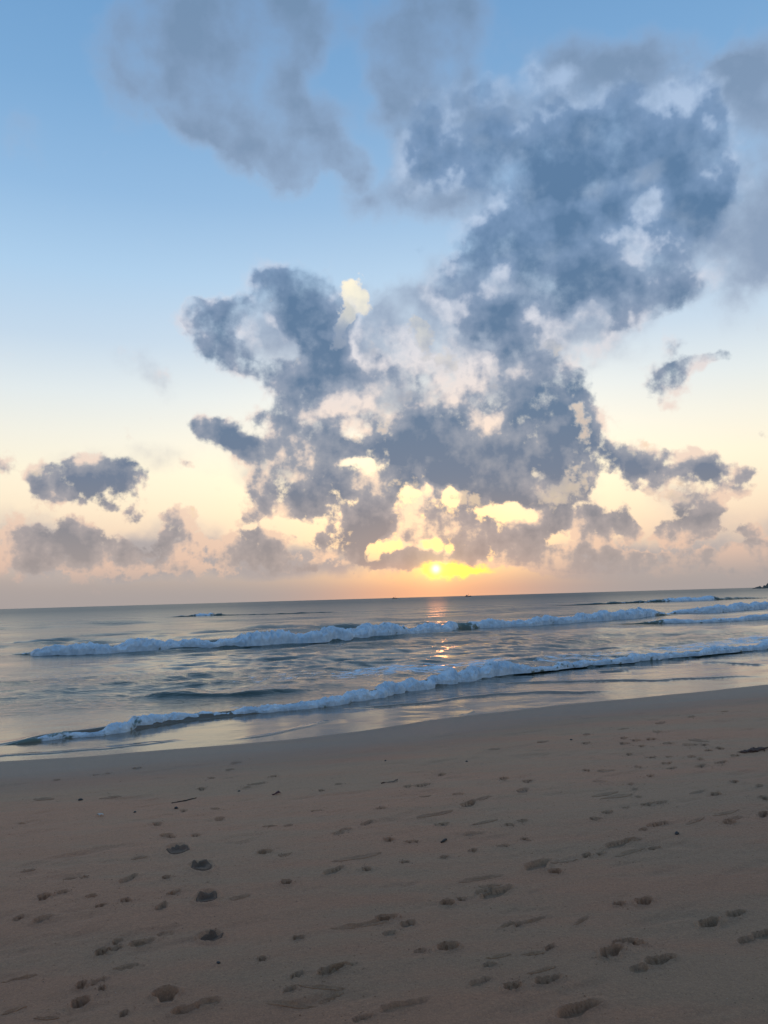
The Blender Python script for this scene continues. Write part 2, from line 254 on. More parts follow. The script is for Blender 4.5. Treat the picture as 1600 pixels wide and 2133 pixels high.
# yellow-white brightening of the clear air round the sun
glow_w = N.m('EXPONENT', N.m('DIVIDE', theta, -9.0))
sky = N.mix(1.0, sky, N.v('SCALE', (0.75, 0.52, 0.16), scale=glow_w), 'ADD')
sky = N.mix(N.m('MULTIPLY', N.m('EXPONENT', N.m('MULTIPLY', N.m('POWER', N.m('DIVIDE', theta, 6.0), 2.0), -1.0)), 0.85), sky, (1.9, 1.12, 0.36, 1))
# the sky opposite the sunset is dimmer and bluer
anti = N.mr(theta, 60, 170, 0.0, 1.0, 'SMOOTHSTEP')
east = N.ramp(el01, stops((0, (138, 156, 182)), (12, (146, 172, 204)), (30, (128, 170, 212)), (60, (104, 154, 206)), (90, (92, 140, 192))))
sky = N.mix(anti, sky, east)

# cloud layout, with the outlines broken up by warped noise
def field(pos, table, start=0.0, sign=1.0):
    acc = start
    for (a, e, ra, re, rot, w) in table:
        mp = N.mapping(pos, (a, e, 0), (0, 0, R(rot)), (ra, re, 1), 'TEXTURE')
        g = N.new('ShaderNodeTexGradient', gradient_type='SPHERICAL')
        N.put(g.inputs[0], mp)
        acc = N.m('MULTIPLY_ADD', g.outputs['Fac'], w * sign, acc)
    return acc

near_h = N.mr(el, 1.0, 18.0, 0.35, 1.0)                   # features shrink towards the horizon
warp = N.v('SUBTRACT', N.noise(D, 16.0, 3.0, 0.6, 'Color'), (0.5, 0.5, 0.5))
warp2 = N.v('SUBTRACT', N.noise(D, 70.0, 3.0, 0.6, 'Color'), (0.5, 0.5, 0.5))
Pw = N.v('ADD', P, N.v('MULTIPLY', N.v('SCALE', warp, scale=N.m('MULTIPLY', near_h, 2.0)), (1, 1, 0)))
Pw = N.v('ADD', Pw, N.v('MULTIPLY', N.v('SCALE', warp2, scale=N.m('MULTIPLY', near_h, 0.7)), (1, 1, 0)))

outside = N.m('MAXIMUM', N.mr(N.m('ABSOLUTE', az), 30, 42, 0, 1, 'SMOOTHSTEP'), N.mr(el, 41, 50, 0, 1, 'SMOOTHSTEP'))
drift = N.m('MULTIPLY', outside, N.mr(N.noise(D, 2.6, 2.0, 0.5), 0.46, 0.66, 0.0, 0.9))
haze_band = N.mr(el, 0.4, 2.9, 0.35, 0.0, 'SMOOTHSTEP')

nz = N.noise(D, 24.0, 5.0, 0.5)
nz_up = N.noise(N.v('ADD', D, (0.0, 0.0, 0.022)), 24.0, 4.0, 0.5)
fine = N.noise(D, 85.0, 4.0, 0.55)
fine_up = N.noise(N.v('ADD', D, (0.0, 0.0, 0.007)), 85.0, 3.0, 0.55)
cum = field(Pw, CUMULUS, drift)
cum = N.m('MINIMUM', cum, 0.90)
cum = N.m('SUBTRACT', cum, N.m('MINIMUM', field(Pw, GAPS), 0.8))
core = N.m('MINIMUM', field(Pw, CORES), 0.7)
rag = N.mr(el, 3.0, 22.0, 1.8, 0.4)
dens = N.m('ADD', N.m('SUBTRACT', cum, 0.34), N.m('MULTIPLY', N.m('SUBTRACT', nz, 0.5), 1.9))
dens = N.m('ADD', dens, N.m('MULTIPLY', N.m('SUBTRACT', fine, 0.5), rag))
dens = N.m('MULTIPLY_ADD', core, 0.42, dens)
soft_w = N.mr(el, 3.0, 24.0, 0.40, 0.95)
alpha = N.mr(dens, 0.0, soft_w, 0.0, 1.0, 'SMOOTHSTEP')
tone = N.noise(D, 10.0, 4.0, 0.55)
# shade runs from the sunlit fringe (0) to the dark heart of a cloud (1): thickness, then the billows' lit tops and dark feet
depth = N.mr(dens, 0.0, 1.15, 0.0, 0.78)
shade = N.m('SUBTRACT', depth, N.m('MULTIPLY', N.m('SUBTRACT', nz, nz_up), 1.9))
shade = N.m('SUBTRACT', shade, N.m('MULTIPLY', N.m('SUBTRACT', fine, fine_up), N.mr(el, 3.0, 22.0, 0.7, 0.15)))
shade = N.m('ADD', shade, N.m('MULTIPLY', N.m('SUBTRACT', tone, 0.54), 2.3))
shade = N.m('MULTIPLY_ADD', core, 0.30, shade, clamp=True)

thick = N.ramp(el01, stops((0, (164, 155, 152)), (3, (160, 150, 148)), (6, (136, 137, 145)), (9, (118, 130, 150)), (14, (104, 127, 154)), (25, (92, 124, 159)), (40, (98, 131, 169)), (90, (92, 124, 166))))
midc = N.ramp(el01, stops((0, (182, 169, 163)), (3, (190, 174, 167)), (6, (182, 172, 171)), (10, (168, 169, 176)), (16, (158, 168, 186)), (25, (132, 159, 193)), (40, (122, 153, 192)), (90, (108, 142, 184))))
litc = N.ramp(el01, stops((0, (205, 182, 170)), (3, (238, 200, 176)), (7, (248, 218, 194)), (12, (246, 226, 212)), (18, (224, 224, 231)), (26, (190, 208, 232)), (40, (156, 185, 220)), (90, (128, 162, 204))))
cloud = N.mix(N.mr(shade, -0.05, 0.34, 0, 1), litc, midc)
cloud = N.mix(N.mr(shade, 0.20, 0.86, 0, 1), cloud, thick)
rim = N.m('MULTIPLY', N.m('EXPONENT', N.m('DIVIDE', theta, -7.0)), N.mr(shade, 0.0, 0.4, 1.0, 0.08))
cloud = N.mix(1.0, cloud, N.v('SCALE', (0.75, 0.46, 0.14), scale=rim), 'ADD')

# sunlit turrets behind the dark clouds
lit_f = field(Pw, LIT_TOPS)
lit = N.m('ADD', N.m('SUBTRACT', lit_f, 0.42), N.m('ADD', N.m('MULTIPLY', N.m('SUBTRACT', nz, 0.5), 1.5), N.m('MULTIPLY', N.m('SUBTRACT', fine, 0.5), 1.9)))
lit_a = N.m('MULTIPLY', N.mr(lit, 0.0, 0.5, 0.0, 1.0, 'SMOOTHSTEP'), N.mr(lit_f, 0.05, 0.3))
lit_c = N.mix(N.mr(lit, 0.0, 0.6), N.ramp(el01, stops((0, (244, 206, 176)), (5, (250, 214, 184)), (12, (250, 222, 200)), (20, (252, 238, 222)))),
              N.ramp(el01, stops((0, (255, 214, 150)), (5, (254, 226, 176)), (12, (252, 226, 200)), (16, (255, 238, 210)), (20, (255, 247, 222)))))
sky = N.mix(lit_a, sky, lit_c)
# soft veils
sf_f = field(Pw, SOFT_CLOUD, N.m('MULTIPLY', drift, 0.8))
sf = N.m('MINIMUM', sf_f, 0.85)
sf = N.m('ADD', N.m('SUBTRACT', sf, N.mr(el, 2.0, 9.0, 0.02, 0.25)), N.m('MULTIPLY', N.m('SUBTRACT', N.noise(D, 13.0, 6.0, 0.52), 0.5), 1.9))
sf_a = N.m('MULTIPLY', N.mr(sf, -0.12, 0.75, 0.0, 0.92, 'SMOOTHSTEP'), N.mr(sf_f, 0.0, 0.2))
sf_c = N.mix(N.mr(sf, 0.1, 0.8), N.ramp(el01, stops((0, (205, 190, 180)), (10, (205, 200, 198)), (20, (184, 196, 214)), (40, (140, 166, 202)), (90, (116, 150, 192)))),
             N.ramp(el01, stops((0, (180, 168, 164)), (10, (168, 170, 178)), (20, (140, 158, 184)), (40, (116, 143, 174)), (90, (100, 130, 172)))))
sky = N.mix(sf_a, sky, sf_c)
alpha = N.m('MULTIPLY', alpha, N.m('SUBTRACT', 1.0, N.m('MULTIPLY', lit_a, 0.6)))
sky = N.mix(alpha, sky, cloud)

# haze along the horizon, lit orange under the sun
haze_a = N.m('ADD', N.mr(el, 0.2, 3.2, 0.72, 0.0, 'SMOOTHSTEP'), N.mr(el, 0.5, 8.0, 0.24, 0.0))
warm = N.m('EXPONENT', N.m('MULTIPLY', N.m('POWER', N.m('DIVIDE', daz, 7.5), 2.0), -1.0))
haze_c = N.mix(N.m('MULTIPLY', warm, N.mr(anti, 0, 1, 1, 0)), srgb(171, 161, 158), srgb(246, 178, 138))
haze_c = N.mix(anti, haze_c, srgb(128, 144, 168))
sky = N.mix(haze_a, sky, haze_c)
# the gap under the cloud deck where the sun shines through
gap = field(N.v('ADD', P, N.v('MULTIPLY', N.v('SCALE', warp2, scale=1.0), (1, 1, 0))), SUN_GAP)
sky = N.mix(N.mr(gap, 0.0, 1.0, 0, 0.95, 'SMOOTHSTEP'), sky, (1.9, 1.05, 0.16, 1))
disc = N.m('EXPONENT', N.m('MULTIPLY', N.m('POWER', N.m('DIVIDE', theta, 0.30), 2.0), -1.0))
sky = N.mix(1.0, sky, N.v('SCALE', (1.3, 1.1, 0.9), scale=disc), 'ADD')
sky = N.mix(1.0, sky, N.v('SCALE', (0.55, 0.36, 0.10), scale=N.m('EXPONENT', N.m('DIVIDE', theta, -0.9))), 'ADD')

ground_c = srgb(90, 96, 104)
sky = N.mix(N.mr(el, -0.6, -0.05, 1, 0), sky, ground_c)
bg = N.new('ShaderNodeBackground')
N.put(bg.inputs['Color'], sky)
bg.inputs['Strength'].default_value = 1.0
wo = N.new('ShaderNodeOutputWorld')
wt.links.new(bg.outputs[0], wo.inputs[0])
world.cycles.sampling_method = 'MANUAL'
world.cycles.sample_map_resolution = 1024

# ------------------------------------------------------------------ places on the shore (metres, camera foot at 0, 0, sea level z = 0)
WATERLINE = [(-5.27, 10.65), (-4.37, 10.84), (-3.47, 11.11), (-2.53, 11.43), (-1.53, 11.77), (-0.47, 12.34), (0.7, 13.18), (2.02, 13.91), (3.46, 14.61), (5.04, 15.3), (6.74, 16.0), (7.99, 16.55)]
NEAR_WAVE = [(-6.33, 11.52, 0.08, 0.0), (-5.91, 11.93, 0.08, 0.0), (-5.57, 12.15, 0.1, 0.12), (-5.39, 12.33, 0.11, 0.4), (-5.12, 12.49, 0.13, 0.6), (-4.77, 12.57, 0.15, 0.6), (-4.48, 12.83, 0.16, 0.75), (-4.12, 13.18, 0.16, 0.65), (-3.83, 13.58, 0.14, 0.85), (-3.49, 13.88, 0.13, 0.65), (-3.11, 14.09, 0.14, 0.8), (-2.72, 14.3, 0.14, 0.85), (-1.91, 14.8, 0.16, 0.85), (-1.04, 15.34, 0.21, 0.85), (-0.11, 16.38, 0.24, 0.95), (0.97, 17.75, 0.27, 1.0), (2.24, 19.27, 0.3, 1.0), (3.38, 20.39, 0.27, 0.95), (3.89, 20.77, 0.16, 0.7), (5.19, 21.64, 0.17, 0.85), (6.79, 22.52, 0.17, 0.85), (8.58, 23.64, 0.18, 0.9), (10.49, 24.7, 0.21, 0.9), (12.68, 26.06, 0.23, 0.9), (15.13, 27.58, 0.25, 0.85)]      # x, y of the toe, crest height, foam cover
SECOND_WAVE = [(-18.37, 34.33, 0.2, 0.0), (-17.51, 35.15, 0.24, 0.0), (-16.18, 34.64, 0.35, 0.4), (-15.25, 33.99, 0.45, 0.9), (-13.65, 33.66, 0.51, 1.0), (-12.08, 33.9, 0.51, 1.0), (-10.94, 34.96, 0.53, 1.0), (-7.94, 35.98, 0.56, 1.0), (-4.8, 37.47, 0.61, 1.0), (-2.55, 38.39, 0.65, 1.0), (-0.19, 41.8, 0.56, 1.0), (2.56, 44.67, 0.52, 1.0), (4.0, 46.99, 0.52, 0.9), (4.59, 48.01, 0.51, 0.2), (5.3, 48.25, 0.48, 0.2), (6.02, 49.26, 0.43, 0.9), (9.09, 50.21, 0.47, 1.0), (13.01, 53.54, 0.54, 1.0), (17.48, 57.34, 0.68, 1.0), (20.79, 60.77, 0.62, 0.9), (22.25, 62.22, 0.37, 0.3), (24.78, 64.27, 0.27, 0.0)]      # x, y of the toe, crest height, foam cover
THIRD_WAVE = [(23.57, 65.89, 0.27, 0.1), (25.23, 67.6, 0.4, 0.8), (28.67, 66.85, 0.6, 1.0), (35.79, 72.89, 0.61, 1.0), (43.28, 78.27, 0.61, 1.0)]      # x, y of the toe, crest height, foam cover
INNER_WAVE = [(14.18, 49.59, 0.12, 0.0), (16.56, 48.47, 0.2, 0.2), (17.72, 48.38, 0.23, 0.8), (20.45, 47.8, 0.31, 0.9), (24.51, 50.04, 0.32, 0.95), (28.98, 52.51, 0.37, 0.9)]      # x, y of the toe, crest height, foam cover
OUTER_WAVE = [(24.74, 131.31, 0.25, 0.0), (30.82, 130.14, 0.69, 0.0), (38.87, 130.08, 0.62, 0.1), (48.89, 132.38, 0.73, 0.5), (51.89, 133.58, 0.8, 1.0), (57.08, 136.21, 0.75, 1.0), (59.72, 137.82, 0.68, 0.1), (68.77, 144.73, 0.54, 0.0), (78.57, 154.64, 0.46, 0.0)]      # x, y of the toe, crest height, foam cover
FAR_LEFT_WAVE = [(-37.58, 118.68, 0.22, 0.0), (-33.9, 118.82, 0.57, 0.0), (-29.77, 119.09, 0.64, 0.3), (-29.27, 119.13, 0.65, 0.8), (-27.24, 119.32, 0.71, 0.8), (-26.69, 119.37, 0.58, 0.2), (-21.82, 119.96, 0.37, 0.0), (-15.55, 120.98, 0.29, 0.0), (-9.42, 122.26, 0.36, 0.0), (-3.52, 123.76, 0.22, 0.0)]      # x, y of the toe, crest height, foam cover
SWELLS = [
    [(-6.34, 16.89, 0.02), (-5.89, 16.78, 0.09), (-5.2, 16.69, 0.14), (-4.64, 16.7, 0.16), (-4.01, 16.79, 0.11), (-3.5, 16.92, 0.08), (-2.68, 17.26, 0.1), (-1.75, 17.81, 0.09), (-1.01, 18.39, 0.04)],
    [(-14.54, 62.34, 0.15), (-11.84, 60.55, 0.36), (-7.58, 59.7, 0.31), (-4.79, 60.44, 0.22), (-2.53, 61.81, 0.11)],
    [(-24.02, 44.87, 0.08), (-21.86, 43.8, 0.18), (-20.58, 44.68, 0.18), (-19.43, 46.43, 0.11)],
    [(-0.61, 175.52, 0.21), (7.56, 162.95, 0.4), (14.77, 155.72, 0.37), (22.14, 152.08, 0.18)],
    [(-29.13, 73.1, 0.13), (-27.85, 73.82, 0.4), (-24.18, 73.43, 0.34), (-23.95, 73.28, 0.09)],
]
RIDGES = [
    ([(-5.74, 10.81), (-5.47, 11.06), (-4.75, 11.26), (-3.94, 11.49), (-2.99, 11.88)], 0.012),
    ([(-2.41, 11.91), (-1.88, 12.23), (-1.35, 12.81), (-0.76, 13.55)], 0.012),
    ([(-1.1, 14.83), (-0.11, 14.88), (0.83, 15.29), (1.84, 15.94), (2.86, 16.18), (3.83, 16.12), (4.85, 16.2)], 0.028),
    ([(2.23, 18.21), (2.56, 18.23), (3.75, 18.02), (5.17, 17.95), (6.4, 17.73), (7.62, 18.03), (8.77, 18.14)], 0.03),
    ([(5.33, 20.2), (5.94, 20.15), (6.31, 20.17)], 0.03),
    ([(8.67, 22.04), (8.97, 21.78), (9.42, 21.01), (9.9, 20.42)], 0.035),
    ([(1.23, 13.61), (1.43, 14.14), (1.47, 14.76)], 0.01),
]
LACE = [(-0.13, 22.4, 2.92, 1.9, -127.67, 0.62), (1.26, 22.58, 2.58, 1.42, 72.03, 0.62), (-0.92, 21.51, 1.99, 1.14, 80.8, 0.55), (-2.77, 21.51, 2.58, 1.75, -138.48, 0.4), (6.86, 25.28, 4.67, 1.94, -144.2, 0.5), (10.99, 27.83, 5.48, 2.19, -130.05, 0.62), (14.03, 30.3, 5.88, 1.71, 57.53, 0.62), (2.92, 23.66, 2.89, 1.46, 68.62, 0.6), (-4.48, 14.34, 1.67, 0.88, -162.98, 0.35), (-2.92, 15.32, 1.12, 0.82, -154.09, 0.4), (5.45, 61.51, 25.57, 3.36, -130.68, 0.25), (5.06, 24.17, 1.78, 0.92, -129.65, 0.55)]
# prints in the sand: x, y, half length, half width, heading, depth, kind (0 foot, 1 dark hoof pit, 2 drag groove)
PRINTS = [
    (-1.516, 5.626, 0.121, 0.077, 110.464, 0.035, 1), (-1.261, 5.235, 0.117, 0.07, 115.281, 0.035, 1), (-1.095, 4.685, 0.107, 0.065, 102.842, 0.04, 1), (-0.939, 4.122, 0.082, 0.059, 106.547, 0.04, 1),
    (-0.989, 3.496, 0.064, 0.056, 109.157, 0.03, 0), (-1.683, 5.99, 0.085, 0.05, 138.434, 0.025, 0), (-1.873, 6.351, 0.063, 0.04, 111.462, 0.025, 0), (-1.803, 6.871, 0.064, 0.032, 106.842, 0.02, 0),
    (-1.477, 5.987, 0.049, 0.035, 108.788, 0.02, 0), (-1.41, 6.49, 0.058, 0.034, 99.193, 0.02, 0), (-1.539, 6.913, 0.051, 0.034, 121.534, 0.02, 0), (-2.079, 4.779, 0.067, 0.041, 102.868, 0.03, 0),
    (-1.995, 4.851, 0.04, 0.034, -176.062, 0.02, 0), (-1.562, 4.679, 0.037, 0.027, 132.738, 0.025, 0), (-1.424, 5.029, 0.036, 0.028, 98.202, 0.02, 0), (-2.082, 4.462, 0.037, 0.024, -99.922, 0.02, 0),
    (-1.941, 4.455, 0.058, 0.031, -124.521, 0.02, 0), (-1.32, 4.565, 0.063, 0.034, -94.647, 0.02, 0), (-1.31, 4.779, 0.05, 0.024, -125.873, 0.025, 0), (-1.422, 4.141, 0.029, 0.023, -123.293, 0.025, 0),
    (-1.453, 4.006, 0.054, 0.032, 97.692, 0.035, 0), (-1.399, 4.041, 0.046, 0.034, -134.182, 0.02, 0), (-1.284, 4.1, 0.068, 0.049, -138.807, 0.02, 0), (-1.197, 4.212, 0.041, 0.037, -179.221, 0.012, 0),
    (-1.267, 3.803, 0.063, 0.023, -163.729, 0.03, 2), (-1.414, 3.653, 0.034, 0.02, -86.146, 0.03, 0), (-1.349, 3.68, 0.041, 0.014, -139.891, 0.02, 0), (-1.354, 3.485, 0.051, 0.037, 99.491, 0.03, 0),
    (-0.868, 3.372, 0.067, 0.039, -149.721, 0.025, 0), (-0.792, 3.425, 0.053, 0.036, -156.69, 0.015, 0), (-1.122, 3.351, 0.028, 0.017, -88.684, 0.02, 0), (-1.437, 3.361, 0.055, 0.016, -168.209, 0.01, 2),
    (-1.743, 3.757, 0.084, 0.018, -163.038, 0.02, 2), (-1.305, 3.609, 0.022, 0.015, 147.429, 0.02, 0), (-0.896, 4.665, 0.087, 0.032, -144.122, 0.015, 2), (-0.655, 4.882, 0.04, 0.035, 98.418, 0.03, 0),
    (-0.883, 5.499, 0.058, 0.049, -133.645, 0.025, 0), (-0.381, 5.056, 0.092, 0.041, -128.515, 0.02, 0), (-0.173, 5.069, 0.031, 0.03, 50.346, 0.025, 0), (-0.225, 5.331, 0.204, 0.045, -154.769, 0.01, 2),
    (-0.74, 5.416, 0.051, 0.028, -147.414, 0.015, 2), (-0.487, 4.054, 0.031, 0.027, -148.715, 0.03, 0), (-0.631, 3.812, 0.022, 0.022, 66.556, 0.02, 0), (-0.197, 4.195, 0.164, 0.029, -164.638, 0.02, 2),
    (-0.048, 4.284, 0.064, 0.041, -155.529, 0.035, 0), (0.064, 4.197, 0.049, 0.036, -131.745, 0.02, 0), (-0.031, 4.072, 0.04, 0.03, -136.561, 0.015, 0), (-0.297, 3.674, 0.072, 0.037, -139.483, 0.03, 0),
    (-0.234, 3.722, 0.067, 0.018, -161.631, 0.025, 2), (-0.445, 3.644, 0.04, 0.018, -137.373, 0.02, 0), (-0.327, 3.524, 0.117, 0.016, 170.72, 0.012, 2), (-0.281, 3.454, 0.065, 0.015, -147.843, 0.02, 2),
    (-0.461, 3.513, 0.033, 0.023, -138.1, 0.015, 0), (-0.143, 3.248, 0.05, 0.017, -154.15, 0.015, 0), (-0.457, 3.402, 0.121, 0.019, 176.625, 0.01, 2), (0.289, 4.464, 0.047, 0.039, 75.578, 0.035, 0),
    (0.376, 4.513, 0.028, 0.017, -164.49, 0.02, 0), (0.515, 4.62, 0.069, 0.026, -143.494, 0.02, 0), (0.581, 4.598, 0.128, 0.05, -140.919, 0.025, 0), (0.553, 4.695, 0.076, 0.027, -160.633, 0.025, 2),
    (0.513, 4.832, 0.173, 0.033, -160.301, 0.02, 2), (0.907, 5.048, 0.142, 0.061, -128.869, 0.03, 0), (1.076, 5.085, 0.102, 0.023, -161.591, 0.03, 2), (0.978, 4.902, 0.046, 0.037, -138.852, 0.03, 0),
    (0.247, 3.875, 0.057, 0.042, -146.927, 0.035, 0), (0.113, 3.844, 0.036, 0.019, -156.434, 0.015, 0), (0.574, 4.12, 0.066, 0.015, -140.009, 0.025, 2), (0.705, 4.164, 0.11, 0.016, -147.35, 0.03, 2),
    (0.62, 4.104, 0.037, 0.014, -123.478, 0.02, 0), (0.487, 3.461, 0.046, 0.028, -149.652, 0.03, 0), (0.649, 3.509, 0.07, 0.036, -154.671, 0.03, 0), (0.355, 3.513, 0.062, 0.024, -145.631, 0.015, 0),
    (0.47, 3.74, 0.07, 0.016, -166.095, 0.01, 2), (0.416, 3.662, 0.036, 0.02, -153.167, 0.015, 0), (0.719, 3.821, 0.037, 0.013, -133.7, 0.02, 0), (0.63, 3.767, 0.071, 0.013, -166.301, 0.012, 2),
    (0.641, 3.598, 0.086, 0.013, -155.273, 0.012, 2), (0.996, 3.763, 0.077, 0.043, -138.079, 0.035, 0), (1.084, 3.87, 0.068, 0.021, -156.252, 0.03, 0), (1.135, 3.85, 0.043, 0.024, 156.45, 0.03, 0),
    (1.18, 3.655, 0.086, 0.041, -152.963, 0.03, 0), (1.063, 3.58, 0.046, 0.03, -149.984, 0.018, 0), (0.952, 3.711, 0.027, 0.015, -146.116, 0.03, 0), (0.714, 3.252, 0.117, 0.043, -148.925, 0.03, 0),
    (-1.618, 3.451, 0.054, 0.018, -135.336, 0.012, 2), (0.021, 3.33, 0.112, 0.039, -159.09, 0.015, 0), (1.346, 4.361, 0.063, 0.04, -137.276, 0.035, 0), (1.202, 4.34, 0.038, 0.023, -155.367, 0.03, 0),
    (1.571, 4.061, 0.088, 0.042, -139.463, 0.035, 0), (1.749, 4.162, 0.069, 0.033, -151.779, 0.025, 0), (1.767, 3.911, 0.08, 0.041, -143.0, 0.02, 0), (1.66, 3.854, 0.06, 0.027, -150.195, 0.02, 0),
    (0.951, 4.141, 0.086, 0.015, -129.614, 0.02, 2), (1.717, 5.286, 0.049, 0.034, -151.877, 0.03, 0), (1.523, 5.409, 0.13, 0.045, -147.336, 0.025, 0), (1.64, 5.471, 0.079, 0.03, -155.907, 0.02, 2),
    (1.546, 5.225, 0.164, 0.028, -143.621, 0.02, 2), (1.246, 5.192, 0.04, 0.025, 58.164, 0.03, 0), (1.347, 5.22, 0.037, 0.024, -146.527, 0.02, 0), (1.92, 5.805, 0.113, 0.035, -151.94, 0.025, 0),
    (1.777, 5.688, 0.043, 0.026, -141.884, 0.015, 0), (2.677, 6.604, 0.071, 0.044, 46.948, 0.03, 0), (2.58, 6.71, 0.113, 0.035, -143.57, 0.015, 0), (2.442, 5.803, 0.058, 0.042, -149.639, 0.03, 0),
    (2.52, 5.897, 0.09, 0.028, -156.454, 0.02, 2), (2.51, 6.037, 0.147, 0.037, -153.46, 0.015, 2), (2.227, 5.876, 0.157, 0.027, -139.785, 0.012, 2), (2.034, 6.372, 0.063, 0.041, -147.383, 0.03, 0),
    (2.152, 6.415, 0.076, 0.032, -148.884, 0.025, 0), (1.519, 6.001, 0.048, 0.033, -152.205, 0.025, 0), (1.656, 6.163, 0.059, 0.036, 54.147, 0.025, 0), (1.838, 6.297, 0.046, 0.027, 55.326, 0.02, 0),
    (2.998, 6.412, 0.065, 0.044, 74.959, 0.025, 0), (3.156, 6.836, 0.059, 0.027, 50.709, 0.02, 0), (2.754, 5.942, 0.101, 0.036, 56.054, 0.025, 0), (3.03, 7.036, 0.057, 0.034, 55.335, 0.02, 0),
    (3.055, 7.832, 0.098, 0.042, -132.346, 0.03, 0), (3.294, 7.924, 0.096, 0.045, -142.983, 0.025, 0), (1.922, 7.816, 0.068, 0.038, 89.708, 0.025, 0), (2.099, 7.773, 0.101, 0.057, -163.094, 0.015, 0),
    (0.636, 6.622, 0.111, 0.057, -121.261, 0.03, 0), (0.746, 6.775, 0.149, 0.032, -136.24, 0.02, 2), (0.584, 7.008, 0.058, 0.047, -151.845, 0.025, 0), (0.351, 6.348, 0.197, 0.041, -151.759, 0.02, 2),
    (0.376, 6.053, 0.067, 0.051, -145.364, 0.02, 0), (-0.032, 5.686, 0.049, 0.037, 85.721, 0.03, 0), (0.13, 5.629, 0.049, 0.026, -165.016, 0.025, 0), (0.697, 6.061, 0.135, 0.03, -147.844, 0.015, 2),
    (0.872, 5.966, 0.04, 0.035, 139.176, 0.02, 0), (0.988, 6.058, 0.047, 0.035, -154.091, 0.025, 0), (0.593, 5.785, 0.091, 0.043, -164.582, 0.012, 0), (1.165, 7.064, 0.102, 0.053, -122.34, 0.02, 0),
    (1.282, 7.474, 0.063, 0.048, -134.257, 0.025, 0), (0.747, 5.468, 0.052, 0.029, -162.018, 0.02, 0), (0.922, 5.605, 0.036, 0.026, 111.248, 0.02, 0), (0.329, 5.264, 0.036, 0.025, 59.074, 0.025, 0),
    (0.072, 5.184, 0.036, 0.027, -128.277, 0.02, 0), (0.531, 5.386, 0.044, 0.029, 60.009, 0.015, 0), (0.288, 7.477, 0.118, 0.064, -131.172, 0.025, 0), (0.507, 8.019, 0.066, 0.042, 73.557, 0.02, 0),
    (0.151, 7.441, 0.058, 0.043, 68.662, 0.02, 0), (1.08, 7.634, 0.079, 0.05, 80.191, 0.025, 0), (1.229, 9.381, 0.105, 0.069, -135.077, 0.025, 2), (1.875, 9.76, 0.108, 0.06, -138.867, 0.025, 2),
    (-0.005, 7.723, 0.091, 0.055, -151.492, 0.025, 2), (0.288, 7.007, 0.074, 0.042, -142.796, 0.012, 2), (-1.359, 7.999, 0.102, 0.059, -143.42, 0.025, 2), (-1.879, 7.847, 0.082, 0.046, 104.481, 0.02, 0),
    (-1.814, 8.882, 0.083, 0.049, 85.648, 0.02, 0), (-1.846, 9.377, 0.093, 0.066, 74.53, 0.015, 0), (-1.908, 8.396, 0.062, 0.046, 79.185, 0.015, 0), (-0.663, 7.497, 0.047, 0.027, 100.562, 0.02, 0),
    (-0.521, 7.764, 0.05, 0.037, 106.184, 0.02, 0), (-1.427, 7.843, 0.041, 0.032, 95.66, 0.02, 0), (-1.235, 8.312, 0.056, 0.035, 95.865, 0.02, 0), (-0.63, 6.635, 0.052, 0.037, -175.877, 0.02, 0),
    (-0.09, 6.578, 0.048, 0.036, -169.967, 0.02, 0), (-0.958, 6.168, 0.055, 0.032, -167.351, 0.02, 2), (-0.811, 6.173, 0.046, 0.031, -147.417, 0.02, 2), (-0.198, 6.152, 0.086, 0.033, -119.408, 0.02, 0),
    (-0.404, 5.898, 0.049, 0.033, -146.018, 0.015, 0), (-0.356, 5.996, 0.05, 0.034, -144.954, 0.015, 0), (-3.338, 7.609, 0.113, 0.057, 178.801, 0.015, 2), (-2.687, 7.586, 0.13, 0.059, -149.707, 0.02, 2),
    (-3.662, 8.672, 0.067, 0.042, 101.851, 0.02, 0), (-3.325, 8.921, 0.067, 0.04, 106.205, 0.02, 0), (-3.214, 8.988, 0.067, 0.036, 112.325, 0.012, 0), (-2.987, 9.3, 0.074, 0.056, 87.356, 0.02, 0),
    (-3.078, 6.633, 0.051, 0.024, 126.341, 0.03, 0), (-2.402, 5.281, 0.057, 0.031, -151.095, 0.015, 2), (-1.739, 5.478, 0.063, 0.037, -148.498, 0.02, 2), (-1.664, 5.038, 0.079, 0.042, -109.705, 0.02, 0),
    (-2.056, 5.127, 0.056, 0.029, -161.259, 0.015, 2), (-1.972, 5.109, 0.038, 0.025, 165.636, 0.015, 0), (-1.795, 4.765, 0.039, 0.02, -163.106, 0.015, 2), (-1.683, 4.616, 0.04, 0.022, -134.919, 0.02, 0),
    (3.106, 10.484, 0.133, 0.056, -134.206, 0.025, 2), (3.735, 10.912, 0.146, 0.058, -134.416, 0.025, 2), (4.346, 11.366, 0.124, 0.053, 56.548, 0.025, 2), (4.99, 11.731, 0.11, 0.047, 52.684, 0.02, 2),
    (2.509, 10.102, 0.094, 0.049, 60.451, 0.02, 2), (3.385, 10.038, 0.107, 0.057, 66.607, 0.02, 0), (2.857, 9.668, 0.081, 0.05, 67.784, 0.025, 0), (2.943, 9.479, 0.082, 0.068, 45.35, 0.02, 0),
    (3.122, 9.495, 0.082, 0.064, 53.437, 0.025, 0), (2.75, 9.32, 0.077, 0.063, 53.613, 0.02, 0), (2.886, 9.094, 0.073, 0.037, 68.402, 0.025, 0), (3.205, 9.166, 0.079, 0.064, 41.055, 0.02, 0),
    (3.428, 9.025, 0.109, 0.082, -168.078, 0.02, 0), (3.551, 8.988, 0.075, 0.049, 56.518, 0.02, 0), (3.464, 8.648, 0.071, 0.047, 54.622, 0.025, 0), (3.63, 8.728, 0.072, 0.048, 76.494, 0.025, 0),
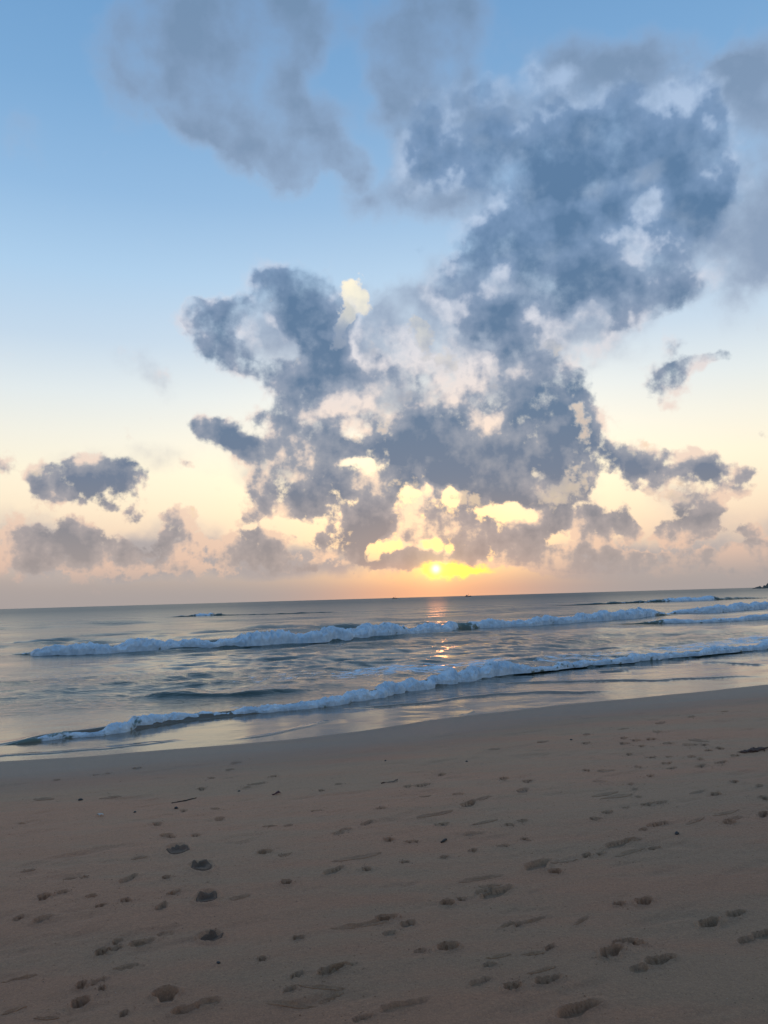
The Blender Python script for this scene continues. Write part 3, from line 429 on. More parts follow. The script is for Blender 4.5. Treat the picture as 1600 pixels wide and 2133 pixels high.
    (3.619, 9.294, 0.14, 0.088, 130.694, 0.02, 2), (2.609, 8.684, 0.066, 0.035, 68.949, 0.025, 0), (2.935, 8.377, 0.064, 0.038, 63.13, 0.025, 0), (2.75, 8.401, 0.069, 0.057, -151.013, 0.02, 0),
    (3.15, 8.317, 0.065, 0.045, 53.762, 0.02, 0), (3.171, 8.143, 0.061, 0.027, 64.272, 0.025, 0), (2.776, 8.007, 0.06, 0.044, 53.028, 0.025, 0), (2.744, 7.762, 0.073, 0.039, -144.933, 0.02, 0),
    (3.578, 8.256, 0.079, 0.049, 54.431, 0.025, 0), (2.417, 7.42, 0.05, 0.033, 61.122, 0.02, 0), (2.455, 7.884, 0.056, 0.036, 64.122, 0.02, 0), (2.335, 9.467, 0.077, 0.055, 69.066, 0.02, 0),
    (1.817, 6.802, 0.162, 0.048, -149.259, 0.012, 2), (1.913, 6.712, 0.174, 0.056, -154.457, 0.015, 2), (1.91, 7.292, 0.066, 0.054, -167.754, 0.012, 0), (2.14, 7.14, 0.052, 0.025, -124.96, 0.02, 0),
    (2.118, 6.947, 0.056, 0.026, 59.822, 0.015, 0), (2.055, 6.65, 0.04, 0.026, 62.648, 0.02, 0),
]
LITTER = {
    'red_scrap': (-1.084, 7.431, 0.072),
    'twig_short': (0.355, 5.622, 0.055),
    'twig_thin': (-1.917, 7.307, 0.174),
    'pebble_a': (-2.94, 7.507, 0.041),
    'pebble_b': (0.819, 8.602, 0.028),
    'pebble_c': (-0.064, 8.937, 0.028),
    'pebble_d': (-1.899, 6.996, 0.037),
    'pebble_e': (1.969, 5.563, 0.038),
    'clump': (3.911, 8.493, 0.309),
    'pebble_f': (-0.829, 3.783, 0.016),
    'pebble_g': (2.236, 9.782, 0.032),
    'shell': (-2.488, 6.765, 0.051),
    'strand': (-0.019, 7.726, 0.198),
    'pebble_h': (-1.474, 7.666, 0.025),
    'pebble_i': (-2.222, 6.874, 0.028),
}

rng = np.random.default_rng(7)

def _hash(ix, iy, seed):
    h = (ix.astype(np.int64) * 374761393 + iy.astype(np.int64) * 668265263 + seed * 982451653) & 0xFFFFFFFF
    h = ((h ^ (h >> 13)) * 1274126177) & 0xFFFFFFFF
    return ((h ^ (h >> 16)) & 0xFFFFFF) / float(0xFFFFFF)

def vnoise(x, y, seed=0):
    ix = np.floor(x); iy = np.floor(y)
    fx = x - ix; fy = y - iy
    ux = fx * fx * fx * (fx * (fx * 6 - 15) + 10); uy = fy * fy * fy * (fy * (fy * 6 - 15) + 10)
    a = _hash(ix, iy, seed); b = _hash(ix + 1, iy, seed); c = _hash(ix, iy + 1, seed); d = _hash(ix + 1, iy + 1, seed)
    return (a + (b - a) * ux) * (1 - uy) + (c + (d - c) * ux) * uy

def fbm(x, y, seed=0, octaves=4, gain=0.5):
    s = 0.0; a = 1.0; t = 0.0
    for o in range(octaves):
        s = s + a * vnoise(x * 2 ** o + 17.3 * o, y * 2 ** o - 9.1 * o, seed + o); t += a; a *= gain
    return s / t

def sstep(a, b, x):
    t = np.clip((x - a) / (b - a), 0, 1)
    return t * t * (3 - 2 * t)

def polyline_dist(px, py, line):
    """distance to a polyline, signed (+ to the left of its direction), and the place along it 0..n-1"""
    best = np.full(px.shape, 1e18); sgn = np.zeros(px.shape); along = np.zeros(px.shape)
    for i in range(len(line) - 1):
        ax, ay = line[i][:2]; bx, by = line[i + 1][:2]
        ex, ey = bx - ax, by - ay
        t = np.clip(((px - ax) * ex + (py - ay) * ey) / (ex * ex + ey * ey), 0, 1)
        ddx = px - ax - t * ex; ddy = py - ay - t * ey
        d2 = ddx * ddx + ddy * ddy
        k = d2 < best
        best = np.where(k, d2, best)
        sgn = np.where(k, np.where(ex * (py - ay) - ey * (px - ax) >= 0, 1.0, -1.0), sgn)
        along = np.where(k, i + t, along)
    return np.sqrt(best) * sgn, along

_w = np.array(WATERLINE)
_a = (_w[0] - _w[2]) / np.linalg.norm(_w[0] - _w[2]); _b = (_w[-1] - _w[-3]) / np.linalg.norm(_w[-1] - _w[-3])
SHORE = np.vstack([_w[0] + _a * 900, _w, _w[-1] + _b * 4000])
ALONG = np.array([math.cos(R(28)), math.sin(R(28))])        # the way the shore and the drift marks run

def inland(x, y):
    return -polyline_dist(x, y, SHORE)[0]                    # metres inland of the water's edge

def mesh_object(name, verts, faces, material=None, parent=None, smooth=True, attrs=None):
    me = bpy.data.meshes.new(name)
    verts = np.asarray(verts, dtype=np.float32)
    if isinstance(faces, np.ndarray) and faces.shape[1] == 4 or isinstance(faces, np.ndarray):
        k = faces.shape[1]
        me.vertices.add(len(verts)); me.vertices.foreach_set('co', verts.ravel())
        me.loops.add(faces.size); me.loops.foreach_set('vertex_index', faces.astype(np.int32).ravel())
        me.polygons.add(len(faces))
        me.polygons.foreach_set('loop_start', np.arange(0, faces.size, k, dtype=np.int32))
        me.update(calc_edges=True); me.validate()
    else:
        me.from_pydata([tuple(map(float, v)) for v in verts], [], faces); me.update()
    if attrs:
        for an, data in attrs.items():
            at = me.attributes.new(an, 'FLOAT', 'POINT'); at.data.foreach_set('value', np.asarray(data, dtype=np.float32))
    if smooth:
        me.polygons.foreach_set('use_smooth', np.ones(len(me.polygons), dtype=bool))
    o = bpy.data.objects.new(name, me)
    scene.collection.objects.link(o)
    if material: me.materials.append(material)
    if parent is not None: o.parent = parent
    return o

def grid_faces(nr, nc, wrap=False):
    r = np.arange(nr - 1)[:, None]; c = np.arange(nc if wrap else nc - 1)[None, :]
    c1 = (c + 1) % nc
    return np.stack([r * nc + c, r * nc + c1, (r + 1) * nc + c1, (r + 1) * nc + c], -1).reshape(-1, 4)

def compact(verts, faces, keep_faces, attrs):
    f = faces[keep_faces]
    used = np.zeros(len(verts), bool); used[f.ravel()] = True
    idx = np.cumsum(used) - 1
    return verts[used], idx[f], {k: v[used] for k, v in attrs.items()}

def tag(o, label, cat, group=None):
    o['label'] = label; o['category'] = cat
    if group: o['group'] = group
    return o

# ------------------------------------------------------------------ materials
def material(name):
    m = bpy.data.materials.new(name); m.use_nodes = True
    m.node_tree.nodes.clear()
    n = Nodes(m.node_tree)
    out = n.new('ShaderNodeOutputMaterial')
    return m, n, out

def principled(n, color, rough, bump=None, **kw):
    p = n.new('ShaderNodeBsdfPrincipled')
    n.put(p.inputs['Base Color'], color); n.put(p.inputs['Roughness'], rough)
    for k, v in kw.items(): n.put(p.inputs[k], v)
    if bump is not None: n.put(p.inputs['Normal'], bump)
    return p.outputs[0]

def bump(n, height, strength, distance, normal=None):
    b = n.new('ShaderNodeBump')
    n.put(b.inputs['Height'], height); n.put(b.inputs['Strength'], strength); n.put(b.inputs['Distance'], distance)
    if normal is not None: n.put(b.inputs['Normal'], normal)
    return b.outputs[0]

def water_shader(n, pos):
    open_w = n.new('ShaderNodeAttribute', attribute_name='open').outputs['Fac']      # 0 at the water's edge, 1 far out
    film = n.new('ShaderNodeAttribute', attribute_name='film').outputs['Fac']        # thin backwash over sand
    rip = n.mapping(pos, rot=(0, 0, R(-36)), scale=(0.45, 1.0, 1.0))
    h = n.m('ADD', n.m('MULTIPLY', n.noise(rip, 2.2, 3.0, 0.55), 0.7), n.m('ADD', n.m('MULTIPLY', n.noise(rip, 8.0, 4.0, 0.6), 0.36), n.m('MULTIPLY', n.noise(rip, 26.0, 3.0, 0.6), 0.10)))
    swell = n.noise(n.mapping(pos, rot=(0, 0, R(-36)), scale=(0.10, 0.42, 1.0)), 1.0, 3.0, 0.5)
    h = n.m('MULTIPLY_ADD', swell, n.mr(open_w, 0.25, 0.7, 0.0, 5.0), h)
    calm = n.mr(n.noise(n.mapping(pos, rot=(0, 0, R(-36)), scale=(0.05, 0.16, 0.1)), 1.0, 3.0), 0.42, 0.64, 0.18, 1.0)
    nb = bump(n, h, n.m('MULTIPLY', n.m('MULTIPLY', calm, 0.75), n.mr(film, 0, 1, 1.0, 0.2)), 0.16)
    col = n.mix(film, (0.040, 0.062, 0.053, 1), (0.14, 0.105, 0.075, 1))
    backlit_tint = n.new('ShaderNodeAttribute', attribute_name='backlit_tint').outputs['Fac']          # light coming through a breaking wave, painted as a paler green
    col = n.mix(backlit_tint, col, (0.115, 0.155, 0.135, 1))
    return principled(n, col, n.m('MAXIMUM', n.mr(open_w, 0, 1, 0.05, 0.40), n.mr(film, 0, 1, 0.0, 0.11)), nb, IOR=1.333), h

def foam_shader(n, pos):
    h = n.m('ADD', n.noise(pos, 9.0, 5.0, 0.65), n.m('MULTIPLY', n.noise(pos, 34.0, 4.0, 0.6), 0.5))
    nb = bump(n, h, 0.8, 0.06)
    col = n.mix(n.mr(n.noise(pos, 3.0, 4.0), 0.35, 0.65), (0.44, 0.56, 0.66, 1), (0.66, 0.77, 0.85, 1))
    return principled(n, col, 0.6, nb)

def make_water(name):
    m, n, out = material(name)
    geo = n.new('ShaderNodeNewGeometry'); pos = geo.outputs['Position']
    w, h = water_shader(n, pos)
    f = foam_shader(n, pos)
    at = n.new('ShaderNodeAttribute', attribute_name='foam')
    lace = n.noise(n.mapping(pos, rot=(0, 0, R(-36)), scale=(0.7, 1.0, 1.0)), 4.0, 6.0, 0.68)
    cover = n.mr(n.m('ADD', at.outputs['Fac'], n.m('MULTIPLY', n.m('SUBTRACT', lace, 0.5), 2.0)), 0.44, 0.74, 0, 1, 'SMOOTHSTEP')
    mx = n.new('ShaderNodeMixShader')
    n.put(mx.inputs[0], cover); n.put(mx.inputs[1], w); n.put(mx.inputs[2], f)
    n.put(out.inputs[0], mx.outputs[0])
    return m
WATER = make_water('sea_water')

def make_sand(name, dark=1.0, damp=0.0):
    m, n, out = material(name)
    geo = n.new('ShaderNodeNewGeometry'); pos = geo.outputs['Position']
    streak = n.mapping(pos, rot=(0, 0, R(-28)), scale=(0.35, 1.5, 1.0))
    big = n.noise(streak, 0.8, 5.0, 0.6)
    mid = n.noise(streak, 3.0, 5.0, 0.6)
    fine = n.noise(pos, 140.0, 3.0, 0.7)
    grain = n.noise(pos, 600.0, 2.0, 0.7)
    grey = (0.308, 0.162, 0.082, 1); brown = (0.352, 0.154, 0.074, 1)
    c = n.mix(n.mr(n.m('ADD', big, n.m('MULTIPLY', mid, 0.35)), 0.56, 0.8, 0, 1, 'SMOOTHSTEP'), grey, brown)
    c = n.mix(1.0, c, n.com(n.mr(fine, 0.3, 0.7, 0.86, 1.14), n.mr(fine, 0.3, 0.7, 0.86, 1.14), n.mr(fine, 0.3, 0.7, 0.88, 1.12)), 'MULTIPLY')
    clod = n.noise(pos, 55.0, 4.0, 0.7)
    tv = n.m('MULTIPLY', n.mr(clod, 0.3, 0.7, 0.84, 1.16), n.mr(fine, 0.3, 0.7, 0.92, 1.08))
    c = n.mix(1.0, c, n.com(tv, tv, tv), 'MULTIPLY')
    c = n.mix(n.mr(grain, 0.68, 0.8, 0.0, 0.5), c, (0.5, 0.42, 0.33, 1))
    c = n.mix(n.mr(grain, 0.32, 0.2, 0.0, 0.5), c, (0.08, 0.055, 0.04, 1))
    seaward_light = n.new('ShaderNodeAttribute', attribute_name='seaward_light').outputs['Fac']  # brightness falling off towards the foreground, painted into the sand colour
    c = n.mix(seaward_light, c, n.v('SCALE', c, scale=1.3))
    rough = 0.72
    if damp == 0.0:
        wet = n.new('ShaderNodeAttribute', attribute_name='wet').outputs['Fac']
        wet = n.m('ADD', wet, n.m('MULTIPLY', n.m('SUBTRACT', n.noise(streak, 1.1, 4.0), 0.5), 0.5), clamp=True)
        wet = n.m('MULTIPLY', wet, n.mr(n.new('ShaderNodeAttribute', attribute_name='wet').outputs['Fac'], 0.0, 0.1))
        c = n.mix(n.m('MULTIPLY', wet, 0.8), c, (0.165, 0.125, 0.09, 1))
        rough = n.mr(wet, 0.4, 1.0, 0.72, 0.55)
    if dark != 1.0:
        c = n.mix(1.0, c, (dark, dark, dark * 0.96, 1), 'MULTIPLY')
    h = n.m('ADD', n.m('MULTIPLY', fine, 0.4), n.m('ADD', n.m('MULTIPLY', grain, 0.25), n.noise(pos, 28.0, 5.0, 0.65)))
    nb = bump(n, h, 0.7, 0.016)
    n.put(out.inputs[0], principled(n, c, rough, nb))
    return m
SAND = make_sand('sand')
SAND_PRINT = make_sand('sand_turned_over', 0.80, 1.0)
SAND_DRAG = make_sand('sand_dragged', 0.94, 1.0)
SAND_DARK = make_sand('dark_damp_sand', 0.36, 1.0)

# ------------------------------------------------------------------ beach
def print_shape(x, y, pr, seed):
    cx, cy, a, b, ang, dep, kind = pr
    ca, sa = math.cos(R(ang)), math.sin(R(ang))
    dx_, dy_ = x - cx, y - cy
    u = (dx_ * ca + dy_ * sa) / a; v = (-dx_ * sa + dy_ * ca) / b
    if kind == 0 and a > 0.06:
        v = v / (0.86 + 0.2 * np.cos(3.6 * (u - 0.45)))
    rho = np.sqrt(u * u + v * v)
    nzz = fbm(x / (0.9 * b) + seed, y / (0.9 * b), seed, 2) - 0.5
    rho = rho + nzz * (0.5 if kind != 0 else 0.28)
    return rho, u, nzz

def print_height(x, y, i):
    pr = PRINTS[i]; dep, kind = pr[5], pr[6]
    rho, u, nzz = print_shape(x, y, pr, 100 + i)
    if kind == 2:
        d = -dep * 0.8 * (1 - sstep(0.1, 1.0, rho)) * (0.7 + nzz)
        rim = 0.15 * dep * np.exp(-((rho - 1.15) / 0.22) ** 2)
    else:
        far = ((x - pr[0]) * pr[0] + (y - pr[1]) * pr[1]) / math.hypot(pr[0], pr[1]) / max(pr[2], pr[3])   # deeper under the toe, towards the sea
        d = -dep * (1 + 0.55 * np.clip(far, -1, 1)) * (1 - sstep(0.35 if kind == 1 else 0.74, 1.03, rho)) * (1.0 + 0.25 * np.clip(u, -1, 1))
        rim = 0.28 * dep * np.exp(-((rho - 1.18) / 0.2) ** 2)
        if kind == 1: d = d * 0.6 + (1 - sstep(0.5, 0.9, rho)) * nzz * 0.008
    return d + rim

def sand_base(x, y, s):
    z = np.where(s > 0, 0.5 * (1 - np.exp(-np.maximum(s, 0) / 5.5)), 0.0909 * s)
    al = x * ALONG[0] + y * ALONG[1]; ac = -x * ALONG[1] + y * ALONG[0]
    rough = sstep(0.8, 3.4, s)
    z = z + (fbm(al * 0.16, ac * 0.5, 3, 3) - 0.5) * 0.045 * sstep(0.5, 4.0, s)
    z = z + (fbm(al * 0.9, ac * 2.6, 5, 4) - 0.5) * 0.020 * rough
    z = z + (fbm(al * 5.0, ac * 11.0, 9, 3) - 0.5) * 0.008 * rough
    pits = np.maximum(fbm(al * 2.2, ac * 6.0, 21, 3) - 0.62, 0.0)
    z = z - pits * 0.06 * rough
    return z + (fbm(al * 0.4, ac * 0.4, 33, 3) - 0.5) * 0.04 * sstep(-0.5, 0.3, s)

def sand_height(x, y):
    s = inland(x, y)
    z = sand_base(x, y, s)
    for i, pr in enumerate(PRINTS):
        reach = 1.7 * max(pr[2], pr[3])
        k = (np.abs(x - pr[0]) < reach) & (np.abs(y - pr[1]) < reach)
        if k.any(): z[k] += print_height(x[k], y[k], i)
    return z, s

fine_az = np.linspace(-33, 33, 760)
rest_az = np.concatenate([np.linspace(34, 60, 40), np.linspace(62, 298, 60), np.linspace(300, 326, 40)])
beach_az = np.radians(np.concatenate([fine_az, rest_az]))
beach_r = np.concatenate([np.linspace(0.25, 2.3, 18), np.exp(np.linspace(math.log(2.36), math.log(21), 600)), np.exp(np.linspace(math.log(22), math.log(1500), 46))])
bx = beach_r[:, None] * np.sin(beach_az)[None]; by = beach_r[:, None] * np.cos(beach_az)[None]
bz, bs = sand_height(bx.ravel(), by.ravel())
bv = np.stack([bx.ravel(), by.ravel(), bz], 1)
bf = grid_faces(len(beach_r), len(beach_az), wrap=True)[:, ::-1]
keep = bs[bf].max(1) > -3.0
wet = 1 - sstep(0.9, 3.6, bs)
seaward_light = 1 - sstep(4.5, 8.5, bs)  # weight of the painted brightening, full seaward and none near the camera
v_, f_, a_ = compact(bv, bf, keep, {'wet': wet, 'seaward_light': seaward_light})
beach = mesh_object('beach', v_, f_, SAND, attrs=a_)
beach['kind'] = 'structure'; beach['label'] = 'brown sandy beach with footprints and drag marks sloping to the water'

# each print is a piece of the beach: turned or damp sand lying in its dent
PATCH_T, PATCH_R = 28, 10
th = np.linspace(0, 2 * math.pi, PATCH_T, endpoint=False)
rr = np.linspace(0.12, 1.0, PATCH_R)
pf = [tuple(int(i) for i in q) for q in grid_faces(PATCH_R, PATCH_T, wrap=True)] + [tuple(range(PATCH_T))[::-1]]
for i, pr in enumerate(PRINTS):
    cx, cy, a, b, ang, dep, kind = pr
    ca, sa = math.cos(R(ang)), math.sin(R(ang))
    uu = rr[:, None] * np.cos(th)[None] * a; vv = rr[:, None] * np.sin(th)[None] * b
    if kind == 0 and a > 0.06:
        vv = vv * (0.86 + 0.2 * np.cos(3.6 * (uu / a - 0.45)))
    x = (cx + uu * ca - vv * sa).ravel(); y = (cy + uu * sa + vv * ca).ravel()
    wob = 1.0 + (0.75, 0.75, 1.0)[kind] * (fbm(2.4 * np.cos(np.tile(th, PATCH_R)) + i, 2.4 * np.sin(np.tile(th, PATCH_R)), 60, 4) - 0.5)
    x = cx + (x - cx) * wob; y = cy + (y - cy) * wob
    z, s = sand_height(x, y)
    off = (0.007 if kind == 1 else 0.003) + 0.0006 * math.hypot(cx, cy)
    z = z + off - (off + 0.010) * sstep(0.86 if kind == 1 else 0.72, 1.0, np.repeat(rr, PATCH_T))
    nm = ('footprint', 'dark_pit', 'drag_mark')[kind]
    fo = [tuple(reversed(q)) for q in pf]
    mesh_object(nm, np.stack([x, y, z], 1), pf, (SAND_PRINT if dep > 0.018 else SAND_DRAG, SAND_DARK, SAND_DRAG)[kind], beach)

# ------------------------------------------------------------------ sea
def densify(line, step):
    """Catmull-Rom through the control rows (x, y, ...) at roughly even steps"""
    L = np.array(line, float)
    Pp = np.vstack([2 * L[0] - L[1], L, 2 * L[-1] - L[-2]])
    out = []
    for i in range(1, len(Pp) - 2):
        n = max(2, int(np.linalg.norm(Pp[i + 1, :2] - Pp[i, :2]) / step))
        t = np.linspace(0, 1, n, endpoint=False)[:, None]
        p0, p1, p2, p3 = Pp[i - 1], Pp[i], Pp[i + 1], Pp[i + 2]
        out.append(0.5 * ((2 * p1) + (-p0 + p2) * t + (2 * p0 - 5 * p1 + 4 * p2 - p3) * t ** 2 + (-p0 + 3 * p1 - 3 * p2 + p3) * t ** 3))
    out.append(L[-1:])
    return np.vstack(out)

sea_az = np.radians(np.concatenate([np.linspace(-125, -34, 70), np.linspace(-33, 33, 800), np.linspace(34, 100, 50)]))
dy = np.linspace(370, 1.2, 640)
sea_r = np.concatenate([EYE * 1602 / dy, np.exp(np.linspace(math.log(2900), math.log(60000), 30))])
sx = (sea_r[:, None] * np.sin(sea_az)[None]).ravel(); sy = (sea_r[:, None] * np.cos(sea_az)[None]).ravel()
rad = np.repeat(sea_r, len(sea_az))
dr = rad ** 2 / (EYE * 1602) * 0.58
off_shore = -inland(sx, sy)
sz = np.zeros_like(sx)
grow = 0.10 + 0.90 * sstep(3.0, 10.0, off_shore)
patchy = 0.22 + 1.75 * sstep(0.42, 0.68, fbm(sx * 0.06, sy * 0.06, 41, 3))
wave_dir = R(-54)                                            # the way the waves run: towards the shore
for lam, amp, cnt, spread in ((26, .10, 3, 12), (12, .045, 5, 22), (6.5, .034, 6, 30), (3.6, .026, 7, 38), (2.0, .019, 8, 48), (1.1, .014, 8, 60), (0.6, .008, 8, 70), (0.33, .004, 8, 80)):
    fade = sstep(2.2, 5.0, lam / dr) * grow * (patchy if lam < 8 else 1.0) * (sstep(12, 60, off_shore) if lam > 10 else 1.0) * (1 + 2.0 * sstep(22, 50, off_shore) if 1.5 < lam < 15 else 1.0)
    acc = np.zeros_like(sx)
    for _ in range(cnt):
        a = wave_dir + R(rng.uniform(-spread, spread)); l = lam * rng.uniform(0.75, 1.35); k = 2 * math.pi / l
        ph = k * (sx * math.cos(a) + sy * math.sin(a)) + rng.uniform(0, 6.28) + 2.2 * fbm(sx / (lam * 2.5), sy / (lam * 2.5), int(lam * 100), 2)
        acc += np.sin(ph) + 0.25 * np.sin(2 * ph + 1.57)
    sz += acc * amp * fade / math.sqrt(cnt) * 0.8

def add_swell(line, scale, front, back, zz, peak=1.0, soft=False):
    L = densify([(p[0], p[1], p[2]) for p in line], max(0.25, math.hypot(line[0][0], line[0][1]) * 0.02))
    lo = L[:, :2].min(0) - 9; hi = L[:, :2].max(0) + 9
    k = np.where((sx > lo[0]) & (sx < hi[0]) & (sy > lo[1]) & (sy < hi[1]))[0]
    if not len(k): return
    q, al = polyline_dist(sx[k], sy[k], L)
    hh = np.interp(al, np.arange(len(L)), L[:, 2]) * scale
    ends = sstep(0, 0.3 * len(L), al) * sstep(0, 0.3 * len(L), len(L) - 1 - al) if soft else sstep(0, 0.06 * len(L), al) * sstep(0, 0.06 * len(L), len(L) - 1 - al)
    if soft: hh = hh * (0.62 + 0.76 * fbm(sx[k] / (4 * hh.max()), sy[k] / (4 * hh.max()), 55, 3))
    if soft: q = q + (fbm(sx[k] / (5 * hh.max()), sy[k] / (5 * hh.max()), 56, 3) - 0.5) * 3.0 * hh.max()
    qq = q / np.maximum(hh, 0.05)
    front = np.maximum(front, 3.6 * dr[k] / np.maximum(hh, 0.05)); back = np.maximum(back, 2 * front)
    prof = np.where(qq < front, sstep(0, front, qq), 1 - sstep(front, front + back, qq))
    zz[k] = np.maximum(zz[k], zz[k] * (1 - 0.7 * prof) + hh * prof * ends) if peak else zz[k] + hh * prof * ends

for sw, k_ in zip(SWELLS[:3], (1.1, 0.6, 0.9)): add_swell(sw, k_, 1.8, 7.0, sz, soft=True)
for wv in (NEAR_WAVE, SECOND_WAVE, THIRD_WAVE, INNER_WAVE): add_swell(wv, 0.6, 1.8, 8.0, sz)
for line, h in RIDGES:
    L = densify([(p[0], p[1]) for p in line], 0.2)
    lo = L.min(0) - 1; hi = L.max(0) + 1
    k = np.where((sx > lo[0]) & (sx < hi[0]) & (sy > lo[1]) & (sy < hi[1]))[0]
    q, al = polyline_dist(sx[k], sy[k], L)
    ends = sstep(0, 0.15 * len(L), al) * sstep(0, 0.15 * len(L), len(L) - 1 - al)
    q = q + (fbm(sx[k] * 1.5, sy[k] * 1.5, 77, 3) - 0.5) * 0.35
    w = h * 2.2
    sz[k] += h * ends * np.where(q < w, sstep(0, w, q), 1 - sstep(w, w * 9, q)) * (q > 0)

foam = np.zeros_like(sx)
for (cx, cy, a, b, ang, amt) in LACE:
    ca, sa = math.cos(R(ang)), math.sin(R(ang))
    u = ((sx - cx) * ca + (sy - cy) * sa) / a; v = (-(sx - cx) * sa + (sy - cy) * ca) / b
    foam = np.maximum(foam, amt * (1 - sstep(0.3, 1.0, np.sqrt(u * u + v * v))))
sv = np.stack([sx, sy, sz], 1)
sf_ = grid_faces(len(sea_r), len(sea_az))[:, ::-1]
keep = (-off_shore)[sf_].min(1) < 1.0
open_ = np.clip(np.log(np.maximum(off_shore, 1) / 14) / math.log(400 / 14), 0, 1)
film_ = 1 - sstep(1.5, 6.5, off_shore)
v_, f_, a_ = compact(sv, sf_, keep, {'foam': foam, 'open': open_, 'film': film_})
sea = mesh_object('sea', v_, f_, WATER, attrs=a_)
sea['kind'] = 'structure'; sea['label'] = 'grey green sea reflecting the evening sky up to the horizon'

# breaking waves: rolls of white water standing on the sea
def breaking_wave(line, seed, label, back=3.0, front_q=0.75):
    dist = np.hypot(np.mean([p[0] for p in line]), np.mean([p[1] for p in line]))
    step = dist / 1602 * 0.9
    L = densify(line, step)
    far = dist > 100
    white = np.where(L[:, 3] > 0.02)[0]
    if not far: L = L[max(0, white[0] - 25):white[-1] + 26]
    else: front_q, back = 1.6, 7.0
    n = len(L)
    T = np.gradient(L[:, :2], axis=0); T /= np.linalg.norm(T, axis=1)[:, None]
    Nn = np.stack([-T[:, 1], T[:, 0]], 1)                    # seaward
    arc = np.concatenate([[0], np.cumsum(np.linalg.norm(np.diff(L[:, :2], axis=0), axis=1))])
    hs = np.maximum(L[:, 2], 0.04)
    hm = float(np.median(hs))
    cov = np.clip(L[:, 3], 0, 1)
    csm = np.convolve(np.pad(cov, 40, mode='edge'), np.ones(81) / 81, 'valid')
    hv = hs * (0.30 + 0.96 * fbm(arc / (2.4 * hm), arc * 0, seed, 4)) * (0.8 + 0.2 * sstep(0.05, 0.5, csm))
    toe = (fbm(arc / (3.0 * hm), arc * 0 + 5, seed + 1, 5) - 0.5) * 2.2 * hm * (0.35 + 0.65 * cov)
    tp = 0.3 * arc[-1] if far else (3 if dist < 25 else 8) * hm
    ends = sstep(0, tp, arc) * sstep(0, tp, arc[-1] - arc)
    m = 30
    t = np.linspace(0, 1, m)
    fr = t < 0.5
    q = np.where(fr, front_q * (1 - np.cos(t / 0.5 * math.pi / 2)) , front_q + (back - front_q) * ((t - 0.5) / 0.5) ** 1.2)
    z = np.where(fr, np.sin(t / 0.5 * math.pi / 2) ** 0.8, 1 - sstep(0, 1, (t - 0.5) / 0.5) ** 0.9 * 1.12)
    Q = q[None] * hv[:, None] + toe[:, None] * (1 - sstep(0.5, 1, t))[None]
    Z = z[None] * (hv * ends)[:, None] - 0.03 * hm
    X = L[:, 0:1] + Nn[:, 0:1] * Q; Y = L[:, 1:2] + Nn[:, 1:2] * Q
    A = np.broadcast_to(arc[:, None], Q.shape)
    S = np.broadcast_to((t * 2.2 * hm)[None], Q.shape)       # length over the section
    lump = np.abs(fbm(A / (0.55 * hm), S / (0.55 * hm), seed + 5, 4) - 0.5) * 2
    fine = fbm(A / (0.16 * hm), S / (0.16 * hm), seed + 9, 3) - 0.5
    disp = ((0.45 - lump) * 0.46 + fine * 0.15) * hv[:, None] * cov[:, None] * (sstep(0.0, 0.25, t) * (1 - sstep(0.6, 1.0, t)))[None]
    nq = -np.cos(np.clip(t / 0.5, 0, 1) * math.pi / 2); nz_ = np.sin(np.clip(t / 0.5, 0, 1) * math.pi / 2)
    X = X + Nn[:, 0:1] * disp * nq[None]; Y = Y + Nn[:, 1:2] * disp * nq[None]
    Z = Z + disp * (nz_ + 0.25)[None]
    streak_ = 0.6 * fbm(A / (1.6 * hm), S / (0.9 * hm), seed + 13, 4) + 0.4 * fbm(A / (0.5 * hm), S / (0.5 * hm), seed + 17, 3)
    fm = np.clip(cov[:, None] * (1.22 - 0.95 * sstep(0.42, 0.98, t) - 0.12 * (1 - sstep(0.0, 0.2, t)))[None] + (streak_ - 0.5) * 1.7, 0, 1.6)
    fm = np.where(cov[:, None] < 0.04, 0, fm)
    o = mesh_object('breaking_wave', np.stack([X.ravel(), Y.ravel(), Z.ravel()], 1), grid_faces(n, m), WATER, attrs={'foam': fm.ravel(), 'open': np.full(fm.size, min(1, max(0, math.log(dist / 14) / math.log(400 / 14)))), 'film': np.full(fm.size, 0.3 if dist < 25 else 0.0), 'backlit_tint': np.full(fm.size, 1.0 if dist < 100 else 0.3)})
    tag(o, label, 'wave', 'breaking waves rolling in')
    return o
breaking_wave(NEAR_WAVE, 201, 'nearest breaking wave with a ragged foam front curling along the wet sand', 3.4)
breaking_wave(SECOND_WAVE, 301, 'long white breaking wave crossing mid water with a green unbroken gap')
breaking_wave(THIRD_WAVE, 401, 'short white breaker at the right edge just behind the end of the long roller')
breaking_wave(INNER_WAVE, 501, 'low thin foam roller at the right edge inside the long white roller')
breaking_wave(OUTER_WAVE, 601, 'farthest swell at right with a small white cap near the headland')
breaking_wave(FAR_LEFT_WAVE, 701, 'far dark swell left of the sun with a small white cap on its crest')

